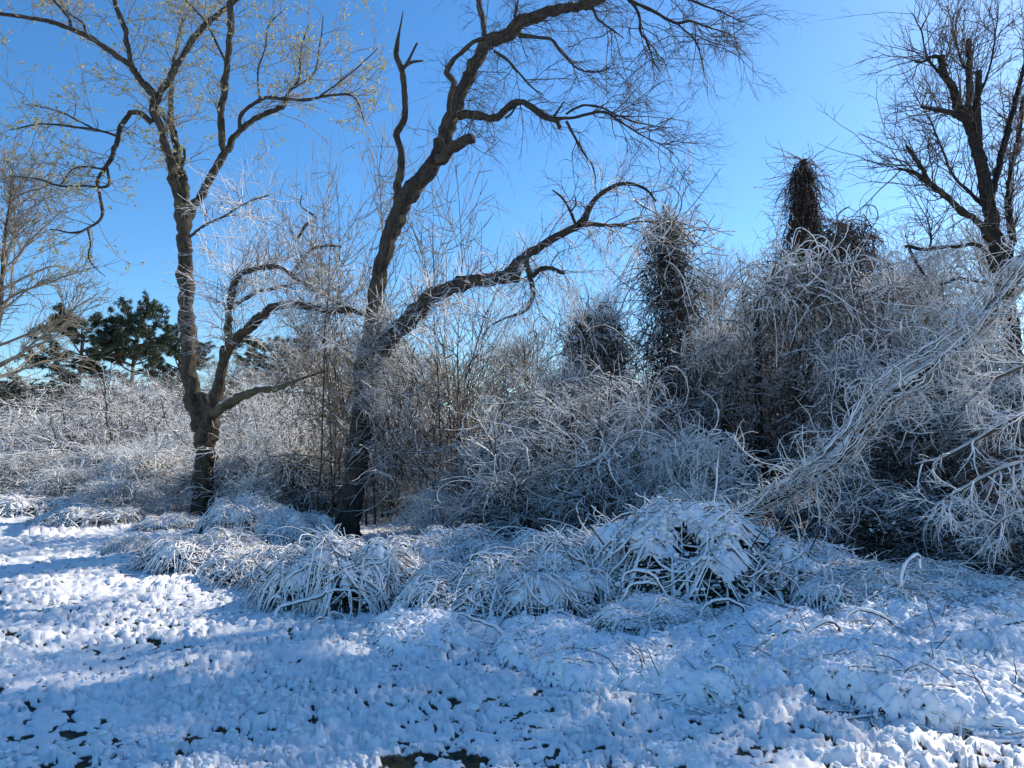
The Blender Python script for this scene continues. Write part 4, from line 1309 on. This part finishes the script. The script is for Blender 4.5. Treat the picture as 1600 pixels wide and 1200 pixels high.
# ---- thin dark trunk
rg = np.random.default_rng(71)
b = at(1186, 748, 12.9)
o = np.array([b[0], b[1], th(b[0], b[1])])
e = empty('thin_tree', o, 'thin straight dark trunk standing in the shaded thicket', 'tree')
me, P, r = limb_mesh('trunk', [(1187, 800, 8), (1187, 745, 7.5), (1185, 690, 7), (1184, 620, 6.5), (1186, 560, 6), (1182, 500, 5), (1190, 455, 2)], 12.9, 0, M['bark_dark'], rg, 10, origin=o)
part('trunk', me, e)
g, *_ = crown(rg, [resample(P, r)], 40, (.3, .9), .01, 160, (.2, .5), .007, 300, (.1, .3), .005, -.02, (0, 0, 0), .2, 1.2, o, t0=.3)
part('twigs', g.mesh('twigs', M['frost_twig']), e, 'stuff')

# ---- the fallen trunk loaded with snow
rg = np.random.default_rng(81)
pts = [(1130, 822, 9), (1165, 806, 14), (1205, 784, 18), (1260, 746, 19), (1310, 702, 18), (1360, 652, 18), (1395, 616, 20), (1440, 586, 21), (1480, 550, 16), (1520, 510, 14), (1560, 470, 13), (1610, 420, 12), (1680, 360, 11)]
b = at(1165, 806, 8.9)
o = np.array([b[0], b[1], th(b[0], b[1])])
e = empty('fallen_tree', o, 'snow-loaded fallen trunk wound with vines, leaning up to the right edge', 'fallen tree')
me, P, r = limb_mesh('trunk', [(a, c + 2 + (7 * math.sin(a * .03)), d * .54) for a, c, d in pts], 8.9, -1.2, M['bark_caked'], rg, 12, origin=o, rough=.10)
part('trunk', me, e)
C, rr, _ = resample(P, r, 60)
# vines that spiral along it
n = 18
K = 60
ph = rg.random((n, 1)) * 6.28
tw = (rg.random((n, 1)) - .5) * 14
tt = np.linspace(0, 1, K)[None]
T = unit(np.gradient(C, axis=0))
U = unit(np.cross(T, [0, 0, 1.]))
V = np.cross(U, T)
a = ph + tw * tt + .5 * np.cumsum(rg.normal(size=(n, K)), 1) * .25
off = rr[None] * (1.0 + .7 * rg.random((n, 1))) + .032 * np.abs(np.cumsum(rg.normal(size=(n, K)), 1)) * .35
Pv = C[None] + off[..., None] * (np.cos(a)[..., None] * U[None] + np.sin(a)[..., None] * V[None]) - o
Pv[..., 2] += .02
g = Geo().tubes(Pv, .006 + .008 * rg.random((n, 1)) * np.ones((1, K)) * (1 + .4 * (rg.random((n, K)) - .5)), 5)
p, d, r_, t = spawn(rg, Pv, .01 * np.ones(Pv.shape[:2]), 900, .02, 1, 1.0, .3, (0, 0, .1))
P2, R2 = grow(rg, p, d, .08 + .3 * rg.random(900), .006, 5, .14, -.06, .6, .4, .12)
g.tubes(P2, R2, 3)
part('vines', g.mesh('vines', M['cane']), e, 'stuff')
# canes that hang from it
n = 170
i = rg.integers(6, 58, n)
p = C[i] + rg.normal(size=(n, 3)) * .08 - o
Ph, Rh = grow(rg, p, rg.normal(size=(n, 3)) * .8 + [.1, .1, .0], .2 + .8 * rg.random(n), .004 + .005 * rg.random(n), 14, .1, -.10, .6, .4, .22)
Ph[..., 2] = np.maximum(Ph[..., 2], .08)
g = Geo().tubes(Ph, Rh, 4)
p, d, r_, t = spawn(rg, Ph, Rh, 700, .1, 1, .9, .3)
P2, R2 = grow(rg, p, d, .12 + .35 * rg.random(700), .0045, 5, .2, -.03, .6, 0, .2)
P2[..., 2] = np.maximum(P2[..., 2], .08)
g.tubes(P2, R2, 3)
part('hanging_canes', g.mesh('hanging_canes', M['cane_thin']), e, 'stuff')
m = 1100
k = rg.random(m) * 57 + 1
i = k.astype(int)
f = (k - i)[:, None]
cc = C[i] * (1 - f) + C[i + 1] * f
an = rg.normal(size=m) * .75
cc = cc + (rr[i] * .82)[:, None] * (np.cos(an)[:, None] * V[i] + np.sin(an)[:, None] * U[i])
g = Geo().blobs(cc - o, .012 + .036 * rg.random(m) ** 2, rg, .8)
part('snow_clumps', g.mesh('snow_clumps', M['clump_white']), e, 'stuff')

# ---- snowy boughs that reach in from the right edge
rg = np.random.default_rng(86)
b = at(1700, 800, 7.6)
o = np.array([b[0], b[1], th(b[0], b[1])])
e = empty('snowy_bough_tree', o, 'drooping boughs thick with blue-shaded snow reaching in from the right edge', 'tree')
recs = []
for nm, pts2, Y2, dY2 in (('trunk', [(1700, 1000, 14), (1695, 800, 12), (1680, 640, 10), (1660, 520, 7)], 7.6, .2),
                          ('bough', [(1680, 640, 8), (1620, 640, 6), (1570, 660, 5), (1520, 690, 4), (1470, 715, 3), (1430, 725, 2)], 7.6, .2),
                          ('bough', [(1688, 720, 7), (1620, 720, 5), (1560, 735, 4), (1500, 765, 3), (1460, 790, 2)], 7.5, -.3),
                          ('bough', [(1675, 600, 7), (1630, 570, 5), (1580, 580, 4), (1540, 600, 3), (1500, 640, 2)], 7.7, .5),
                          ('bough', [(1690, 790, 6), (1630, 790, 5), (1570, 810, 4), (1530, 850, 2)], 7.5, -.2)):
    me, P, r = limb_mesh(nm, pts2, Y2, dY2, M['bark_snowy'], rg, 8, origin=o)
    part(nm, me, e)
    if nm == 'bough':
        recs.append(resample(P, r))
g, P1, P2, P3 = crown(rg, recs, 70, (.2, .6), .010, 360, (.1, .35), .008, 950, (.06, .18), .0075, -.08, (-.1, -.1, 0), .16, 1.0, o, t0=.05)
part('twigs', g.mesh('twigs', M['cane_thin']), e, 'stuff')

# ---- single arching canes that stand out
for pts2, Y2, dY2, lab in (
        ([(1250, 1018, 4.5), (1260, 988, 4.5), (1284, 972, 4.5), (1304, 976, 4), (1317, 994, 3.5)], 5.4, .1, 'white hoop of a snow-coated cane on the right bank'),
        ([(1403, 945, 3), (1405, 905, 3.4), (1414, 880, 4), (1426, 866, 4.5), (1435, 869, 3), (1438, 888, 2.5)], 6.5, 0, 'hooked snowy cane standing upright before the dark hollow'),
        ([(968, 945, 4), (984, 918, 4), (1008, 907, 4), (1030, 912, 3.5), (1046, 938, 3)], 6.5, .1, 'low double hoop cane before the black hollow of the biggest bramble'),
        ([(972, 900, 3), (998, 894, 4), (1020, 899, 3.5), (1042, 930, 2.5)], 6.6, -.1, 'snowy cane bent over the black hollow of the biggest bramble'),
        ([(580, 935, 4), (530, 922, 4), (478, 936, 4), (445, 946, 4), (429, 962, 3.5), (431, 988, 2.5)], 7.2, -.3, 'long snowy cane drooping onto the field left of the sunlit mound'),
        ([(712, 958, 2.5), (750, 972, 3.5), (778, 984, 3.5), (800, 1004, 3)], 6.2, -.2, 'thin snowy cane reaching onto the field below the blue-shaded mound'),
        ([(1146, 1012, 4), (1158, 995, 4), (1172, 992, 4), (1188, 1006, 3)], 5.7, 0, 'small snowy hoop left of the white hoop on the right bank'),
        ([(1095, 955, 3.5), (1105, 942, 4), (1135, 938, 4), (1160, 950, 3.5), (1165, 968, 3)], 6.2, .1, 'flat snowy hoop on the vines below the biggest bramble'),
        ([(1320, 962, 3.5), (1340, 950, 4), (1370, 955, 4), (1395, 975, 3)], 5.9, 0, 'snowy cane lying over the bank right of the white hoop'),
        ([(735, 870, 3), (760, 865, 3.5), (790, 868, 3.5), (812, 880, 3), (830, 905, 2)], 7.3, -.2, 'curled snowy cane on top of the blue-shaded mound')):
    rows = [(*at(a, c, Y2 + dY2 * k / len(pts2)), d * .72 * Y2 / FPX) for k, (a, c, d) in enumerate(pts2)]
    C = catmull(rows, .02)
    C[0, 2] -= .05
    wob = np.cumsum(rg.normal(size=(len(C), 3)), 0) * .004
    C[:, :3] += wob - np.linspace(0, 1, len(C))[:, None] * wob[-1]
    nn = len(C)
    Rk = C[:, 3:4] * (1 + .35 * (rg.random((nn, 6)) - .5) + .4 * (np.convolve(rg.random(nn), np.ones(3) / 3, 'same')[:nn, None] - .5))
    o2 = C[0, :3].copy()
    ob = bpy.data.objects.new('arching_cane', Geo().tubes(C[None, :, :3] - o2, Rk[None], 6).mesh('arching_cane', M['cane']))
    COL.objects.link(ob)
    ob.location = o2
    tag(ob, lab, 'cane', 'single snowy canes')

# ---- pines behind on the left, trees far behind
pines = [
    (0, 112, 44, 500, 165, 'dark pine with a ragged flat crown at left'),
    (1, 202, 46, 482, 135, 'round-topped pine right of the ragged dark pine'),
    (0, 272, 50, 530, 110, 'pine seen just left of the forked stem'),
    (1, 420, 50, 538, 150, 'pine seen through the twin stems of the forked tree'),
    (0, 492, 52, 525, 120, 'pine top between the two big trees'),
    (1, 40, 38, 600, 130, 'short snowy pine at the far left'),
]
for (pi, px, Y, ty, w, lab) in pines:
    place(PINE[pi], 9.0, 'pine_tree', px, Y, ty, w, lab, 'pine tree', 'pine trees behind the thicket', 2.2)
for k in range(13):
    px = -60 + 58 * k + 26 * rngp.random()
    place(LOWPINE, 6.0, 'pine_tree', px, 56 + 10 * rngp.random(), 590 + 34 * rngp.random(), 120, 'low dark pine of the far row ' + mark(px), 'pine tree', 'low pines far behind the field', 1.8)

LEFT, LP3, LP4 = proto_bare_tree(43, H=8.0, mat='twig', up=-.005, low=.38, lean=(.25, 0), n1=32, n2=260, n3=1100, n4=1000)
place(LEFT, 8.0, 'bare_tree', -70, 17, 215, 330, 'bare fine-twigged tree reaching in from the left edge', 'tree', None, 2.6, rz=0.3)
far = [
    (-20, 40, 600, 'grey bare tree at the far left below the pines'), (75, 41, 612, 'grey bare tree between the trunks of the left pines'), (250, 37, 592, 'brown bare tree left of the forked stem'),
    (165, 38, 590, 'bare grey tree under the round-topped pine'), (330, 36, 560, 'bare tree seen between the twin stems of the forked tree'),
    (455, 32, 545, 'brownish bare tree under the low arching limb'), (515, 30, 528, 'brown-topped bare tree left of the leaning trunk'),
    (640, 31, 545, 'grey bare tree just right of the leaning trunk'), (700, 36, 556, 'bare tree in the gap below the broken limb'),
    (760, 32, 540, 'bare brown tree in the middle gap of the wood'), (850, 28, 510, 'bare tree below the drooping end of the broken limb'),
    (960, 27, 450, 'bare grey tree behind the hanging vine tangle'), (1105, 26, 425, 'fine grey crown right of the tall smothered trunk'),
    (1150, 28, 405, 'rounded grey crown between the smothered trunk and the dome of vines'), (1200, 27, 398, 'fine grey crown left of the pointed snag'),
    (1400, 26, 420, 'grey crown right of the brown hump'), (1480, 27, 385, 'grey crown behind the lower limbs of the dark bare tree'),
    (1590, 25, 330, 'grey crown behind the trunk of the dark bare tree'),
    (1850, 13, -120, 'unseen bare tree added just outside the right edge for dappled shade'), (1990, 11, 0, 'unseen bare tree added farther outside the right edge for dappled shade'),  # unseen trees, this row and the next, added so their shadows dapple the snow
    (1790, 15.5, 0, 'unseen bare tree added outside the right edge behind the dark bare tree for dappled shade')]
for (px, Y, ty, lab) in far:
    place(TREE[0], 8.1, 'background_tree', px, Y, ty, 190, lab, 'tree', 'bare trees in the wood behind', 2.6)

x_, y_ = 13.0, 13.6  # pine out of view, added to throw broad shade on the foreground
put(PINE[0], 'pine_tree', G(x_, y_), 'tall unseen pine added outside the right edge to shade the near snow', 'pine tree', None, 1.0, (1.15, 1.15, 1.60))

# saplings with buds between the two big trees
SAP = proto_shrub(91, H=3.0, stems=5, n2=60, n3=300, n4=420, vines=0, mat='twig', spread=.2, droop=.04, r=.012, wig=.07, curl=.05, tw=.0045)
_r = np.random.default_rng(92)
for (px, Y, ty, w, lab) in ((575, 15.5, 262, 110, 'slender budding sapling just left of the leaning trunk'),
                            (690, 15.8, 275, 150, 'slender budding sapling right of the leaning trunk'),
                            (505, 15, 300, 90, 'thin bare sapling between the two big trees')):
    place(SAP, 3.05, 'sapling', px, Y, ty, w, lab, 'sapling', 'saplings between the big trees', .8, tall=.6)

# filler undergrowth behind the first rows
for k in range(12):
    Y = 25 + 8 * rngp.random()
    px = -80 + 960 * rngp.random()
    x = at(px, 690, Y)[0]
    sc = 1.0 + .5 * rngp.random()
    put(SHRUB[2 * int(rngp.integers(0, 2))], 'undergrowth_shrub', G(x, Y), 'brown frosted shrub of the low wood ' + mark(px), 'shrub', 'shrubs of the low wood under the pines', rngp.random() * 6.28, (sc * 1.3, sc * 1.3, sc * .85))
for k in range(22):
    Y = 16 + 14 * rngp.random()
    px = 420 + 1240 * rngp.random()
    pi = int(rngp.integers(0, 3))
    hgt = (1.0 + .7 * rngp.random()) if px < 800 else (2.6 + 1.2 * rngp.random())
    x = at(px, 690, Y)[0]
    put(SHRUB[pi] or SHRUB[0], 'undergrowth_shrub', G(x, Y), 'frosted undergrowth shrub ' + mark(px), 'shrub', 'shrubs massed behind the left brambles' if px < 800 else 'shrubs massed in the right thicket', rngp.random() * 6.28, (.5 + .25 * hgt, .5 + .25 * hgt, hgt / 3))
for k in range(10):
    Y = 18 + 8 * rngp.random()
    px = -60 + 900 * rngp.random()
    x = at(px, 690, Y)[0]
    put(FROST[0], 'undergrowth_bramble', G(x, Y), 'pale snowy bramble heap ' + mark(px), 'bramble', 'brambles massed behind the field edge', rngp.random() * 6.28, (1.4, 1.4, .85))
